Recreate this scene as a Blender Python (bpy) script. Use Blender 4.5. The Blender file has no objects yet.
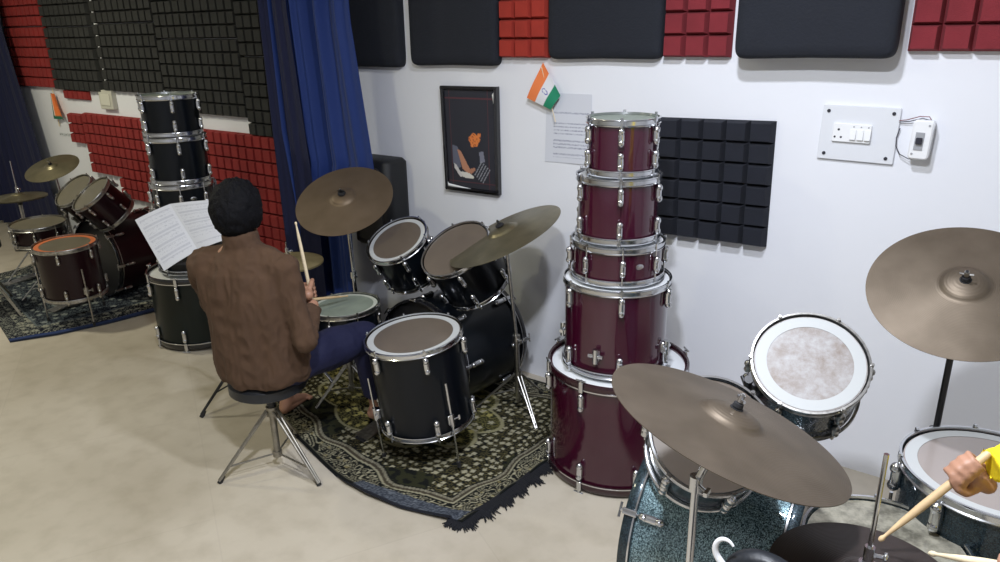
import bpy, math, random
from mathutils import Vector, Matrix, noise
random.seed(7)
PI = math.pi
C = bpy.context.scene.collection
V = Vector

# ------------------------------------------------------------------ materials
def mat(name, col, rough=.5, metal=0., coat=0., bump=0., bscale=40., var=0., vscale=6., spec=.5, sheen=0., trans=0.):
    m = bpy.data.materials.new(name); m.use_nodes = True
    nt = m.node_tree; b = nt.nodes['Principled BSDF']
    b.inputs['Base Color'].default_value = (*col, 1)
    b.inputs['Roughness'].default_value = rough
    b.inputs['Metallic'].default_value = metal
    b.inputs['Specular IOR Level'].default_value = spec
    b.inputs['Coat Weight'].default_value = coat
    b.inputs['Coat Roughness'].default_value = .06
    b.inputs['Sheen Weight'].default_value = sheen
    if trans: b.inputs['Transmission Weight'].default_value = trans
    tc = nt.nodes.new('ShaderNodeTexCoord')
    if var:
        n = nt.nodes.new('ShaderNodeTexNoise'); n.inputs['Scale'].default_value = vscale; n.inputs['Detail'].default_value = 5
        r = nt.nodes.new('ShaderNodeValToRGB')
        r.color_ramp.elements[0].position = .3; r.color_ramp.elements[1].position = .7
        r.color_ramp.elements[0].color = (*[c*(1-var) for c in col], 1)
        r.color_ramp.elements[1].color = (*[min(1, c*(1+var)) for c in col], 1)
        nt.links.new(tc.outputs['Object'], n.inputs['Vector']); nt.links.new(n.outputs['Fac'], r.inputs['Fac'])
        nt.links.new(r.outputs['Color'], b.inputs['Base Color'])
    if bump:
        n = nt.nodes.new('ShaderNodeTexNoise'); n.inputs['Scale'].default_value = bscale; n.inputs['Detail'].default_value = 4
        bp = nt.nodes.new('ShaderNodeBump'); bp.inputs['Strength'].default_value = bump; bp.inputs['Distance'].default_value = .01
        nt.links.new(tc.outputs['Object'], n.inputs['Vector']); nt.links.new(n.outputs['Fac'], bp.inputs['Height'])
        nt.links.new(bp.outputs['Normal'], b.inputs['Normal'])
    return m

def mat_sparkle(name, dark, light):
    m = mat(name, dark, .3, .55, .6)
    nt = m.node_tree; b = nt.nodes['Principled BSDF']
    tc = nt.nodes.new('ShaderNodeTexCoord')
    v = nt.nodes.new('ShaderNodeTexVoronoi'); v.inputs['Scale'].default_value = 420
    r = nt.nodes.new('ShaderNodeValToRGB'); r.color_ramp.elements[0].color = (*dark, 1); r.color_ramp.elements[1].color = (*light, 1)
    r.color_ramp.elements[0].position = .25; r.color_ramp.elements[1].position = .95
    s = nt.nodes.new('ShaderNodeSeparateColor')
    nt.links.new(tc.outputs['Object'], v.inputs['Vector']); nt.links.new(v.outputs['Color'], s.inputs['Color'])
    nt.links.new(s.outputs['Red'], r.inputs['Fac']); nt.links.new(r.outputs['Color'], b.inputs['Base Color'])
    mr = nt.nodes.new('ShaderNodeMapRange'); mr.inputs['To Min'].default_value = .22; mr.inputs['To Max'].default_value = .6
    nt.links.new(s.outputs['Green'], mr.inputs['Value']); nt.links.new(mr.outputs['Result'], b.inputs['Roughness'])
    return m

def mat_cymbal(name, col, col2, rough=.42, metal=.75):
    m = mat(name, col, rough, metal)
    nt = m.node_tree; b = nt.nodes['Principled BSDF']
    tc = nt.nodes.new('ShaderNodeTexCoord')
    n = nt.nodes.new('ShaderNodeTexNoise'); n.inputs['Scale'].default_value = 9; n.inputs['Detail'].default_value = 6
    r = nt.nodes.new('ShaderNodeValToRGB'); r.color_ramp.elements[0].color = (*col, 1); r.color_ramp.elements[1].color = (*col2, 1)
    r.color_ramp.elements[0].position = .35; r.color_ramp.elements[1].position = .68
    nt.links.new(tc.outputs['Object'], n.inputs['Vector']); nt.links.new(n.outputs['Fac'], r.inputs['Fac'])
    nt.links.new(r.outputs['Color'], b.inputs['Base Color'])
    ln = nt.nodes.new('ShaderNodeVectorMath'); ln.operation = 'LENGTH'
    mu = nt.nodes.new('ShaderNodeMath'); mu.operation = 'MULTIPLY'; mu.inputs[1].default_value = 1500
    si = nt.nodes.new('ShaderNodeMath'); si.operation = 'SINE'
    bp = nt.nodes.new('ShaderNodeBump'); bp.inputs['Strength'].default_value = .12; bp.inputs['Distance'].default_value = .001
    nt.links.new(tc.outputs['Object'], ln.inputs[0]); nt.links.new(ln.outputs['Value'], mu.inputs[0])
    nt.links.new(mu.outputs[0], si.inputs[0]); nt.links.new(si.outputs[0], bp.inputs['Height']); nt.links.new(bp.outputs['Normal'], b.inputs['Normal'])
    return m

def mat_attr(name, rough=.8, bump=0., bscale=400., spec=.3):
    m = mat(name, (.5, .5, .5), rough, spec=spec, bump=bump, bscale=bscale)
    nt = m.node_tree; a = nt.nodes.new('ShaderNodeAttribute'); a.attribute_name = 'paint'
    nt.links.new(a.outputs['Color'], nt.nodes['Principled BSDF'].inputs['Base Color'])
    return m

def mat_worn_head(name, base, worn, scale, lo, hi, rough=.45):
    m = mat(name, base, rough)
    nt = m.node_tree; b = nt.nodes['Principled BSDF']
    tc = nt.nodes.new('ShaderNodeTexCoord')
    n = nt.nodes.new('ShaderNodeTexNoise'); n.inputs['Scale'].default_value = scale; n.inputs['Detail'].default_value = 9; n.inputs['Roughness'].default_value = .7
    r = nt.nodes.new('ShaderNodeValToRGB'); r.color_ramp.elements[0].color = (*worn, 1); r.color_ramp.elements[1].color = (*base, 1)
    r.color_ramp.elements[0].position = lo; r.color_ramp.elements[1].position = hi
    nt.links.new(tc.outputs['Object'], n.inputs['Vector']); nt.links.new(n.outputs['Fac'], r.inputs['Fac']); nt.links.new(r.outputs['Color'], b.inputs['Base Color'])
    return m

M = {}
M['chrome'] = mat('chrome', (.62, .63, .65), .18, 1.)
M['dull_chrome'] = mat('dull_chrome', (.42, .41, .39), .32, 1., var=.3, vscale=60)
M['black_metal'] = mat('black_metal', (.02, .02, .022), .4, .3)
M['black_shell'] = mat('black_shell', (.003, .0045, .007), .28, 0, .12, spec=.22)
M['green_shell'] = mat('green_black_shell', (.005, .009, .008), .3, 0, .12, spec=.25)
M['wine_shell'] = mat('wine_shell', (.042, .003, .015), .16, .0, .8, spec=.4)
M['plum_shell'] = mat('plum_shell', (.012, .003, .005), .32, .0, .15, spec=.25)
M['teal_shell'] = mat_sparkle('teal_sparkle_shell', (.010, .036, .046), (.34, .50, .55))
M['teal_dark'] = mat_sparkle('dark_teal_sparkle_shell', (.004, .012, .018), (.03, .055, .07))
M['wine_hoop'] = mat('wine_hoop', (.022, .003, .007), .25, 0, .4)
M['black_hoop'] = mat('black_hoop', (.006, .006, .008), .25, 0, .5)
M['head_film'] = mat('brown_film_head', (.125, .100, .078), .32, 0, .12, var=.1, vscale=8)
M['head_tan'] = mat('tan_film_head', (.13, .115, .08), .35, 0, .1, var=.1, vscale=8)
M['head_grey'] = mat('grey_green_head', (.24, .28, .235), .4, var=.12, vscale=9)
M['head_white'] = mat('white_head', (.72, .74, .76), .45)
M['head_clear'] = mat('clear_film_head', (.30, .26, .24), .25, 0, .3, var=.06, vscale=5)
M['head_worn'] = mat_worn_head('worn_coated_head', (.40, .395, .40), (.22, .175, .145), 22, .30, .66)
M['head_patina'] = mat_worn_head('dirty_patterned_head', (.30, .285, .23), (.10, .095, .075), 20, .38, .60, .3)
M['head_black'] = mat('black_head', (.01, .01, .012), .4)
M['ring_white'] = mat('white_ring', (.46, .475, .475), .5)
M['ring_orange'] = mat('orange_ring', (.50, .13, .04), .55)
M['ring_grey'] = mat('grey_ring', (.50, .53, .47), .5)
M['bronze'] = mat_cymbal('aged_bronze', (.135, .097, .062), (.165, .12, .08), .5, .6)
M['bronze_olive'] = mat_cymbal('olive_bronze', (.16, .14, .082), (.24, .21, .13), .36)
M['bronze_grey'] = mat_cymbal('grey_bronze', (.105, .082, .058), (.145, .115, .084), .5, .65)
M['bronze_dark'] = mat_cymbal('dark_bronze', (.035, .025, .022), (.052, .040, .036), .4, .5)
M['felt'] = mat('black_felt', (.012, .012, .014), .95)
M['rubber'] = mat('rubber', (.015, .015, .016), .7)
M['wood'] = mat('stick_wood', (.60, .43, .24), .5, var=.15, vscale=30)
M['pale_wood'] = mat('pale_stick_wood', (.74, .62, .42), .5, var=.1, vscale=30)
M['skin'] = mat('skin', (.36, .185, .115), .5, var=.08, vscale=20)
M['skin_dark'] = mat('tan_skin', (.38, .20, .13), .5, var=.08, vscale=20)
M['hair'] = mat('black_hair', (.003, .003, .0045), .7, bump=.5, bscale=160, spec=.15)
M['brown_cloth'] = mat('brown_cloth', (.070, .036, .018), .9, sheen=0, bump=.25, bscale=35, var=.1, vscale=14)
M['navy_cloth'] = mat('navy_cloth', (.0035, .005, .034), .85, bump=.3, bscale=30)
M['yellow_cloth'] = mat('yellow_cloth', (.86, .66, .01), .8, bump=.3, bscale=30)
M['eye'] = mat('eye_white', (.7, .7, .68), .3)
M['curtain'] = mat('royal_blue_curtain', (.003, .024, .150), .75, sheen=.08, bump=.15, bscale=60)
M['curtain_navy'] = mat('navy_curtain', (.0022, .005, .036), .85, bump=.15, bscale=60)
M['foam_black'] = mat('charcoal_foam', (.022, .0225, .021), .95, var=.15, vscale=10, bump=.2, bscale=250)
M['foam_navy'] = mat('blue_black_foam', (.011, .013, .021), .95, var=.12, vscale=10, bump=.2, bscale=250)
M['foam_red'] = mat('dark_red_foam', (.25, .020, .018), .95, var=.15, vscale=10, bump=.2, bscale=250)
M['pad'] = mat('blue_black_fabric', (.010, .0125, .020), .9, bump=.25, bscale=120, var=.08)
M['plastic_white'] = mat('white_plastic', (.74, .76, .80), .3, 0, .2)
M['plastic_bright'] = mat('bright_white_plastic', (.86, .87, .88), .25, 0, .3)
M['plastic_grey'] = mat('grey_plastic', (.35, .36, .38), .35)
M['dark_hole'] = mat('dark_hole', (.02, .02, .03), .6)
M['wire_red'] = mat('red_wire', (.16, .03, .035), .5)
M['wire_dark'] = mat('dark_wire', (.03, .03, .05), .5)
M['glossy_frame'] = mat('glossy_black_frame', (.006, .006, .008), .12, 0, .5)
M['speaker_black'] = mat('black_speaker_vinyl', (.006, .007, .009), .6, bump=.2, bscale=200)
M['vinyl'] = mat('black_vinyl', (.012, .014, .018), .45, bump=.15, bscale=60)
M['paint'] = mat_attr('painted_sheet', .75)
M['print'] = mat_attr('glossy_print', .22, spec=.5)
M['carpet'] = mat_attr('woven_carpet', .95, bump=.5, bscale=500, spec=.15)
M['fringe'] = mat('dark_fringe', (.004, .0045, .008), .95)
M['plaster'] = None

def plaster():
    m = mat('white_painted_plaster', (.80, .815, .86), .75, bump=.08, bscale=25, var=.018, vscale=1.3, spec=.25)
    return m
M['plaster'] = plaster()

def floor_mat():
    m = mat('beige_cement_floor', (.42, .375, .30), .42, spec=.4)
    nt = m.node_tree; b = nt.nodes['Principled BSDF']
    tc = nt.nodes.new('ShaderNodeTexCoord')
    n1 = nt.nodes.new('ShaderNodeTexNoise'); n1.inputs['Scale'].default_value = .9; n1.inputs['Detail'].default_value = 6
    n2 = nt.nodes.new('ShaderNodeTexNoise'); n2.inputs['Scale'].default_value = 9; n2.inputs['Detail'].default_value = 8
    r = nt.nodes.new('ShaderNodeValToRGB')
    r.color_ramp.elements[0].position = .32; r.color_ramp.elements[0].color = (.42, .37, .29, 1)
    r.color_ramp.elements[1].position = .66; r.color_ramp.elements[1].color = (.585, .53, .445, 1)
    r2 = nt.nodes.new('ShaderNodeValToRGB')
    r2.color_ramp.elements[0].position = .25; r2.color_ramp.elements[0].color = (.86, .85, .83, 1)
    r2.color_ramp.elements[1].position = .55; r2.color_ramp.elements[1].color = (1, 1, 1, 1)
    mx = nt.nodes.new('ShaderNodeMix'); mx.data_type = 'RGBA'; mx.blend_type = 'MULTIPLY'; mx.inputs['Factor'].default_value = 1
    # faint joints of big slabs
    mp = nt.nodes.new('ShaderNodeMapping'); mp.inputs['Rotation'].default_value = (0, 0, .5)
    br = nt.nodes.new('ShaderNodeTexBrick'); br.offset = .5; br.inputs['Scale'].default_value = 1
    br.inputs['Brick Width'].default_value = .9; br.inputs['Row Height'].default_value = .9; br.inputs['Mortar Size'].default_value = .003
    br.inputs['Color1'].default_value = (1, 1, 1, 1); br.inputs['Color2'].default_value = (.97, .97, .96, 1); br.inputs['Mortar'].default_value = (.93, .925, .92, 1)
    mx2 = nt.nodes.new('ShaderNodeMix'); mx2.data_type = 'RGBA'; mx2.blend_type = 'MULTIPLY'; mx2.inputs['Factor'].default_value = 1
    L = nt.links.new
    L(tc.outputs['Object'], n1.inputs['Vector']); L(tc.outputs['Object'], n2.inputs['Vector']); L(tc.outputs['Object'], mp.inputs['Vector']); L(mp.outputs[0], br.inputs['Vector'])
    L(n1.outputs['Fac'], r.inputs['Fac']); L(n2.outputs['Fac'], r2.inputs['Fac'])
    L(r.outputs['Color'], mx.inputs[6]); L(r2.outputs['Color'], mx.inputs[7]); L(mx.outputs[2], mx2.inputs[6]); L(br.outputs['Color'], mx2.inputs[7])
    L(mx2.outputs[2], b.inputs['Base Color'])
    return m
M['floor'] = floor_mat()

# ------------------------------------------------------------------ mesh builder
def frame(d):
    d = V(d).normalized()
    a = d.cross(V((0, 0, 1))) if abs(d.z) < .95 else d.cross(V((1, 0, 0)))
    a.normalize(); b = d.cross(a); return a, b, d

class MB:
    def __init__(s): s.v = []; s.f = []
    def add(s, vs, fs):
        o = len(s.v); s.v += [V(p) for p in vs]; s.f += [tuple(i+o for i in f) for f in fs]; return s
    def box(s, c, sz, rot=None):
        x, y, z = [q/2 for q in sz]; c = V(c)
        vs = [V((i*x, j*y, k*z)) for k in (-1, 1) for j in (-1, 1) for i in (-1, 1)]
        if rot: vs = [rot @ p for p in vs]
        return s.add([p+c for p in vs], [(0, 2, 3, 1), (4, 5, 7, 6), (0, 1, 5, 4), (2, 6, 7, 3), (0, 4, 6, 2), (1, 3, 7, 5)])
    def rbox(s, c, sz, r=.01, rot=None, seg=3):
        # box with rounded vertical (local z) edges and a small top/bottom chamfer
        x, y, z = [q/2 for q in sz]; r = min(r, x*.98, y*.98); ch = min(r*.4, z*.45); c = V(c)
        def ring(ins, zz):
            pts = []
            for (sx, sy, a0) in ((1, 1, 0), (-1, 1, PI/2), (-1, -1, PI), (1, -1, 1.5*PI)):
                for k in range(seg+1):
                    a = a0+PI/2*k/seg
                    pts.append(V((sx*(x-r)+(r-ins)*math.cos(a), sy*(y-r)+(r-ins)*math.sin(a), zz)))
            return pts
        rs = [ring(ch, -z), ring(0, -z+ch), ring(0, z-ch), ring(ch, z)]
        n = len(rs[0]); vs = [p for q in rs for p in q]
        if rot: vs = [rot @ p for p in vs]
        fs = [(i*n+j, i*n+(j+1) % n, (i+1)*n+(j+1) % n, (i+1)*n+j) for i in range(3) for j in range(n)]
        fs += [tuple(range(n-1, -1, -1)), tuple(range(3*n, 4*n))]
        return s.add([p+c for p in vs], fs)
    def lathe(s, prof, c=(0, 0, 0), ax=(0, 0, 1), n=48, close=False):
        a, b, d = frame(ax); c = V(c); vs = []; m = len(prof)
        for (r, h) in prof:
            for k in range(n):
                t = 2*PI*k/n; vs.append(c+d*h+(a*math.cos(t)+b*math.sin(t))*max(r, 1e-5))
        fs = []
        for i in range(m if close else m-1):
            j = (i+1) % m
            for k in range(n): fs.append((i*n+k, i*n+(k+1) % n, j*n+(k+1) % n, j*n+k))
        return s.add(vs, fs)
    def cyl(s, p, q, r, r2=None, n=12):
        p = V(p); q = V(q); r2 = r if r2 is None else r2
        return s.lathe([(0, 0), (r, 0), (r2, (q-p).length), (0, (q-p).length)], p, q-p, n)
    def ell(s, c, rad, rot=None, n=20, m=12):
        vs = []; fs = []; c = V(c)
        for i in range(m+1):
            t = PI*i/m
            for k in range(n):
                a = 2*PI*k/n
                p = V((rad[0]*math.sin(t)*math.cos(a), rad[1]*math.sin(t)*math.sin(a), rad[2]*math.cos(t)))
                vs.append(c+(rot @ p if rot else p))
        for i in range(m):
            for k in range(n): fs.append((i*n+k, (i+1)*n+k, (i+1)*n+(k+1) % n, i*n+(k+1) % n))
        return s.add(vs, fs)
    def tube(s, pts, r, n=8, rs=None):
        pts = [V(p) for p in pts]; vs = []; fs = []; m = len(pts)
        a0 = None
        for i, p in enumerate(pts):
            d = (pts[min(i+1, m-1)]-pts[max(i-1, 0)]).normalized()
            if a0 is None: a, b, _ = frame(d)
            else: a = (a0-d*a0.dot(d)).normalized(); b = d.cross(a)
            a0 = a; rr = rs[i] if rs else r
            for k in range(n): t = 2*PI*k/n; vs.append(p+(a*math.cos(t)+b*math.sin(t))*rr)
        for i in range(m-1):
            for k in range(n): fs.append((i*n+k, i*n+(k+1) % n, (i+1)*n+(k+1) % n, (i+1)*n+k))
        fs += [tuple(range(n-1, -1, -1)), tuple(range((m-1)*n, m*n))]
        return s.add(vs, fs)
    def capsule(s, p, q, r1, r2):
        p = V(p); q = V(q); L = (q-p).length; pr = []
        for i in range(7): t = PI/2*i/6; pr.append((r1*math.sin(t), -r1*math.cos(t)))
        for i in range(7): t = PI/2*i/6; pr.append((r2*math.cos(t), L+r2*math.sin(t)))
        return s.lathe(pr, p, q-p, 16)
    def mesh(s, name, m, sharp=35):
        me = bpy.data.meshes.new(name); me.from_pydata([tuple(p) for p in s.v], [], s.f)
        me.validate(); me.materials.append(m)
        for p in me.polygons: p.use_smooth = True
        me.set_sharp_from_angle(angle=math.radians(sharp)); me.update()
        return me
    def obj(s, name, m, parent=None, label=None, sharp=35):
        o = bpy.data.objects.new(name, s.mesh(name, m, sharp)); C.objects.link(o)
        if parent: o.parent = parent
        if label: o['label'] = label
        return o

def link(name, me, parent, loc=(0, 0, 0), rz=0, label=None):
    o = bpy.data.objects.new(name, me); C.objects.link(o); o.parent = parent
    o.location = loc; o.rotation_euler = (0, 0, rz)
    if label: o['label'] = label
    return o
def tag(o, label, cat, group=None, kind=None):
    o['label'] = label; o['category'] = cat
    if group: o['group'] = group
    if kind: o['kind'] = kind
    return o
def thing(name, label, cat, loc=(0, 0, 0), group=None, rot=None):
    o = bpy.data.objects.new(name, None); C.objects.link(o); o.location = loc; o.empty_display_size = .05
    if rot is not None: o.rotation_euler = rot
    return tag(o, label, cat, group)
def struct(name, mb, m):
    o = mb.obj(name, m); o['kind'] = 'structure'; return o
def normal_rot(n, spin=0):
    q = V((0, 0, 1)).rotation_difference(V(n).normalized())
    return (q.to_matrix() @ Matrix.Rotation(spin, 3, 'Z')).to_euler()

def sheet(name, pts, nu, nv, colf, m, parent=None, thick=.0012, zf=None, nrm=None):
    """pts: p00 (u0,v0 top-left), p10 (top-right), p11 (bottom-right), p01 (bottom-left); painted front, with thickness"""
    a, b, c, d = [V(p) for p in pts]
    n = (nrm and V(nrm)) or (b-a).cross(d-a).normalized()*-1
    mb = MB(); vs = []; cols = []
    for side in (0, 1):
        for j in range(nv+1):
            for i in range(nu+1):
                u = i/nu; v = j/nv
                p = (a*(1-u)+b*u)*(1-v)+(d*(1-u)+c*u)*v
                if zf: p = p+n*zf(u, v)
                vs.append(p-n*thick*side); cols.append(colf(u, v))
    W = nu+1; N = W*(nv+1); fs = []
    for j in range(nv):
        for i in range(nu):
            q = (j*W+i, (j+1)*W+i, (j+1)*W+i+1, j*W+i+1); fs.append(q); fs.append(tuple(N+k for k in reversed(q)))
    per = [i for i in range(nu)]+[j*W+nu for j in range(nv)]+[nv*W+i for i in range(nu, 0, -1)]+[j*W for j in range(nv, 0, -1)]
    for k in range(len(per)):
        x, y = per[k], per[(k+1) % len(per)]; fs.append((x, y, y+N, x+N))
    mb.add(vs, fs); me = mb.mesh(name, m)
    at = me.color_attributes.new('paint', 'FLOAT_COLOR', 'POINT')
    for i, cc in enumerate(cols): at.data[i].color = (*cc, 1)
    o = bpy.data.objects.new(name, me); C.objects.link(o)
    if parent: o.parent = parent
    return o

def inpoly(x, y, P):
    r = False; j = len(P)-1
    for i in range(len(P)):
        xi, yi = P[i]; xj, yj = P[j]
        if (yi > y) != (yj > y) and x < (xj-xi)*(y-yi)/(yj-yi)+xi: r = not r
        j = i
    return r

# ------------------------------------------------------------------ setting
YW = 3.06
struct('floor', MB().box((-3.2, .2, -.05), (12.6, 5.8, .1)), M['floor'])
struct('wall_back', MB().box((-3.2, YW+.05, 1.5), (12.6, .1, 3.0)), M['plaster'])
struct('wall_left', MB().box((-8.85, .2, 1.5), (.1, 5.8, 3.0)), M['plaster'])
struct('wall_right', MB().box((2.45, .2, 1.5), (.1, 5.8, 3.0)), M['plaster'])
struct('wall_front', MB().box((-3.2, -2.65, 1.5), (12.6, .1, 3.0)), M['plaster'])
struct('ceiling', MB().box((-3.2, .2, 3.05), (12.6, 5.8, .1)), M['plaster'])

# foam panels -------------------------------------------------------
def foam(x0, z1, nx, nz, cw, chh, mt, label, tilt=0., h=.045, group=None):
    mb = MB(); W = nx*cw; Hh = nz*chh
    mb.box((W/2, -.006, -Hh/2), (W, .012, Hh))
    for i in range(nx):
        for j in range(nz):
            cx = (i+.5)*cw; cz = -(j+.5)*chh; a = cw/2; b = chh/2; a2 = a*.86-.002; b2 = b*.90-.002
            jx = random.uniform(-.001, .001); jz = random.uniform(-.001, .001); hh = h+random.uniform(-.002, .002)
            vs = [(cx+sx*a*.985, -.0121, cz+sz*b*.985) for sx, sz in ((-1, -1), (1, -1), (1, 1), (-1, 1))]
            vs += [(cx+sx*a2*.99+jx, -hh+.006, cz+sz*b2*.99+jz) for sx, sz in ((-1, -1), (1, -1), (1, 1), (-1, 1))]
            vs += [(cx+sx*a2*.93+jx, -hh, cz+sz*b2*.93+jz) for sx, sz in ((-1, -1), (1, -1), (1, 1), (-1, 1))]
            fs = [(0, 1, 5, 4), (1, 2, 6, 5), (2, 3, 7, 6), (3, 0, 4, 7), (4, 5, 9, 8), (5, 6, 10, 9), (6, 7, 11, 10), (7, 4, 8, 11), (8, 9, 10, 11), (3, 2, 1, 0)]
            mb.add(vs, fs)
    o = mb.obj('foam_panel', mt, sharp=25); o.location = (x0, YW-.001, z1); o.rotation_euler = (0, tilt, 0)
    return tag(o, label, 'acoustic foam', group)
LB, LR = M['foam_black'], M['foam_red']
GB = 'charcoal foam panels on the far left wall'; GR = 'red foam panels on the far left wall'
c = .0835
foam(-7.665, 1.885, 9, 6, c, c, LR, 'upper red foam panel beside the navy curtain, left end of wall', group=GR)
foam(-7.665, 2.390, 9, 6, c, c, LR, 'red foam panel cut by top left corner of the photo', group=GR)
foam(-6.910, 1.875, 9, 6, .0865, c, LB, 'charcoal foam panel directly right of the upper red foam', group=GB)
foam(-6.910, 2.380, 9, 6, .0865, c, LB, 'top charcoal foam panel right of the topmost red one', group=GB)
foam(-6.075, 1.890, 10, 6, .0865, c, LB, 'charcoal foam panel above the small switch box, left wall', group=GB)
foam(-6.075, 2.395, 10, 6, .0865, c, LB, 'topmost charcoal foam panel above the small switch box', group=GB)
foam(-5.207, 1.773, 11, 6, .0855, c, LB, 'charcoal foam panel behind the top of the black drum tower', group=GB)
foam(-5.207, 2.278, 11, 6, .0855, c, LB, 'topmost charcoal foam panel above the black drum tower', group=GB)
foam(-4.263, 1.662, 6, 6, c, c, LB, 'lowest hanging charcoal foam panel beside the blue curtain', group=GB)
foam(-4.263, 2.167, 6, 6, c, c, LB, 'upper charcoal foam panel beside the blue curtain', group=GB)
foam(-6.815, 1.375, 5, 1, c, .075, LR, 'thin red foam strip peeking under the charcoal foam', group=GR, h=.03)
foam(-6.805, 1.180, 3, 3, c, c, LR, 'small red foam piece at left end of lower red foam', group=GR)
foam(-6.545, 1.195, 9, 6, .0885, c, LR, 'lower red foam panel behind the leftmost drum kit', group=GR)
foam(-5.745, 1.195, 10, 6, .0885, c, LR, 'lower red foam panel left of the black drum tower', group=GR)
foam(-6.105, 0.690, 14, 2, .0885, c, LR, 'narrow bottom strip of red foam behind the plum kit', group=GR)
foam(-4.850, 1.165, 10, 6, .0875, .0875, LR, 'red foam panel between drum tower and blue curtain', group=GR)
foam(-4.850, 0.635, 10, 6, .0875, .0875, LR, 'lowest red foam panel hidden behind the seated drummer', group=GR)
foam(-1.352, 1.432, 5, 6, .0985, .0865, M['foam_navy'], 'square blue-black foam panel right of the wine drum tower', tilt=-.02)
RF = mat('crimson_foam', (.20, .020, .028), .95, var=.12, vscale=10, bump=.2, bscale=250)
foam(-2.200, 2.20, 3, 6, .092, .0875, mat('orange_red_foam', (.34, .030, .018), .95, var=.12, vscale=10, bump=.2, bscale=250), 'narrow red foam strip above the picture and little flag')
foam(-1.352, 2.215, 3, 6, .096, .0885, RF, 'red foam strip above the square blue-black foam')
foam(-.432, 2.242, 6, 6, .097, .0885, RF, 'red foam panel at top right above the breaker box')

def pad(x0, x1, z0, z1, label, y=YW, t=.055, tilt=0., skew=0.):
    mb = MB(); cx = (x0+x1)/2; cz = (z0+z1)/2; w = (x1-x0)/2; h = (z1-z0)/2
    # cushion: superellipse outline, domed front
    n = 64; rings = [(1.0, 0), (1.0, .5), (.985, .8), (.95, .95), (.85, 1.0), (.4, 1.02), (0.001, 1.02)]
    vs = []; fs = []
    for s, tt in rings:
        for k in range(n):
            a = 2*PI*k/n; ca, sa = math.cos(a), math.sin(a); e = .11
            px = w*s*math.copysign(abs(ca)**e, ca); pz = h*s*math.copysign(abs(sa)**e, sa)
            vs.append(V((px+skew*(-pz/h+1)*.5*.02, -t*tt-.002*math.sin(9*px+5*pz), pz+.004*math.sin(7*px+1))))
    m = len(rings)
    for i in range(m-1):
        for k in range(n): fs.append((i*n+k, (i+1)*n+k, (i+1)*n+(k+1) % n, i*n+(k+1) % n))
    fs.append(tuple(range(n)))
    mb.add(vs, fs); o = mb.obj('wall_pad', M['pad'], sharp=60); o.location = (cx, y-.001, cz); o.rotation_euler = (tilt, 0, 0)
    return tag(o, label, 'wall pad')
pad(-3.43, -2.845, 1.615, 2.3, 'dark padded panel on wall touching the blue curtain')
pad(-2.775, -2.205, 1.632, 2.3, 'dark padded panel on wall above the black framed picture')
pad(-1.915, -1.352, 1.672, 2.3, 'dark padded panel above wall paper and wine drum tower')
pad(-1.020, -.455, 1.685, 2.3, 'dark padded panel above the switch plate, lifting off the wall', t=.07, y=YW-.055)

# framed picture ------------------------------------------------------
def pic_col(u, v):
    base = (.028, .030, .042)
    x = u*.37; y = v*.54
    col = base
    if abs(x-.045) < .0025 or abs(x-.315) < .0025 or abs(y-.05) < .0025 or abs(y-.50) < .0025: col = (.10, .035, .045)
    if .33 > x > .04 and y > .05 and y < .5:
        # orange petals
        for (cx, cy, r) in ((.19, .265, .018), (.21, .25, .02), (.235, .262, .02), (.222, .285, .018), (.20, .29, .017), (.25, .24, .012)):
            if (x-cx)**2+(y-cy)**2 < r*r: col = (.72, .22, .06) if noise.noise(V((x*90, y*90, 0))) > -.25 else (.35, .08, .03)
        if inpoly(x, y, [(.05, .30), (.09, .31), (.11, .42), (.08, .43), (.05, .40)]): col = (.13, .14, .19)
        if inpoly(x, y, [(.085, .325), (.11, .33), (.155, .40), (.185, .44), (.165, .455), (.12, .43)]): col = (.50, .24, .15)
        if inpoly(x, y, [(.165, .43), (.21, .415), (.215, .43), (.18, .455)]): col = (.42, .20, .13)
        if ((x-.145)/.055)**2+((y-.462-.15*(x-.145))/.016)**2 < 1: col = (.70, .68, .62)
        if inpoly(x, y, [(.055, .40), (.075, .41), (.12, .47), (.10, .475), (.06, .43)]): col = (.62, .60, .58)
        if inpoly(x, y, [(.245, .33), (.275, .325), (.285, .38), (.25, .39)]): col = (.20, .21, .27)
        for k in range(5):
            ax = .235+.014*k; ay = .42+.01*k
            if abs((x-ax)+.7*(y-ay)) < .003 and abs(y-ay) < .04: col = (.30, .31, .35)
    return col
pf = thing('framed_picture', 'black framed dark picture with orange flowers hanging on wall', 'picture', (-2.408, YW, 1.258), rot=(0, -.012, 0))
o = sheet('print', [(-.172, -.019, .262), (.172, -.019, .262), (.168, -.019, -.262), (-.168, -.019, -.262)], 93, 135, pic_col, M['print'], pf, nrm=(0, -1, 0))
mb = MB(); fw = .02
for (p, q) in (((-.174, .265), (.174, .265)), ((.174, .265), (.170, -.265)), ((.170, -.265), (-.170, -.265)), ((-.170, -.265), (-.174, .265))):
    a = V((p[0], -.016, p[1])); b = V((q[0], -.016, q[1])); d = (b-a).normalized(); s = V((0, 1, 0)).cross(d)
    mb.add([a+d*-.008+V((0, yy, 0))+s*w for w, yy in ((-.010, .015), (-.010, -.012), (.004, -.018), (.012, -.006), (.012, .015))] +
           [b+d*.008+V((0, yy, 0))+s*w for w, yy in ((-.010, .015), (-.010, -.012), (.004, -.018), (.012, -.006), (.012, .015))],
           [(i, (i+1) % 5, 5+(i+1) % 5, 5+i) for i in range(5)]+[(4, 3, 2, 1, 0), (5, 6, 7, 8, 9)])
mb.obj('frame', M['glossy_frame'], pf)
MB().box((0, -.008, 0), (.33, .014, .51)).obj('backing', M['rubber'], pf)
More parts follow.
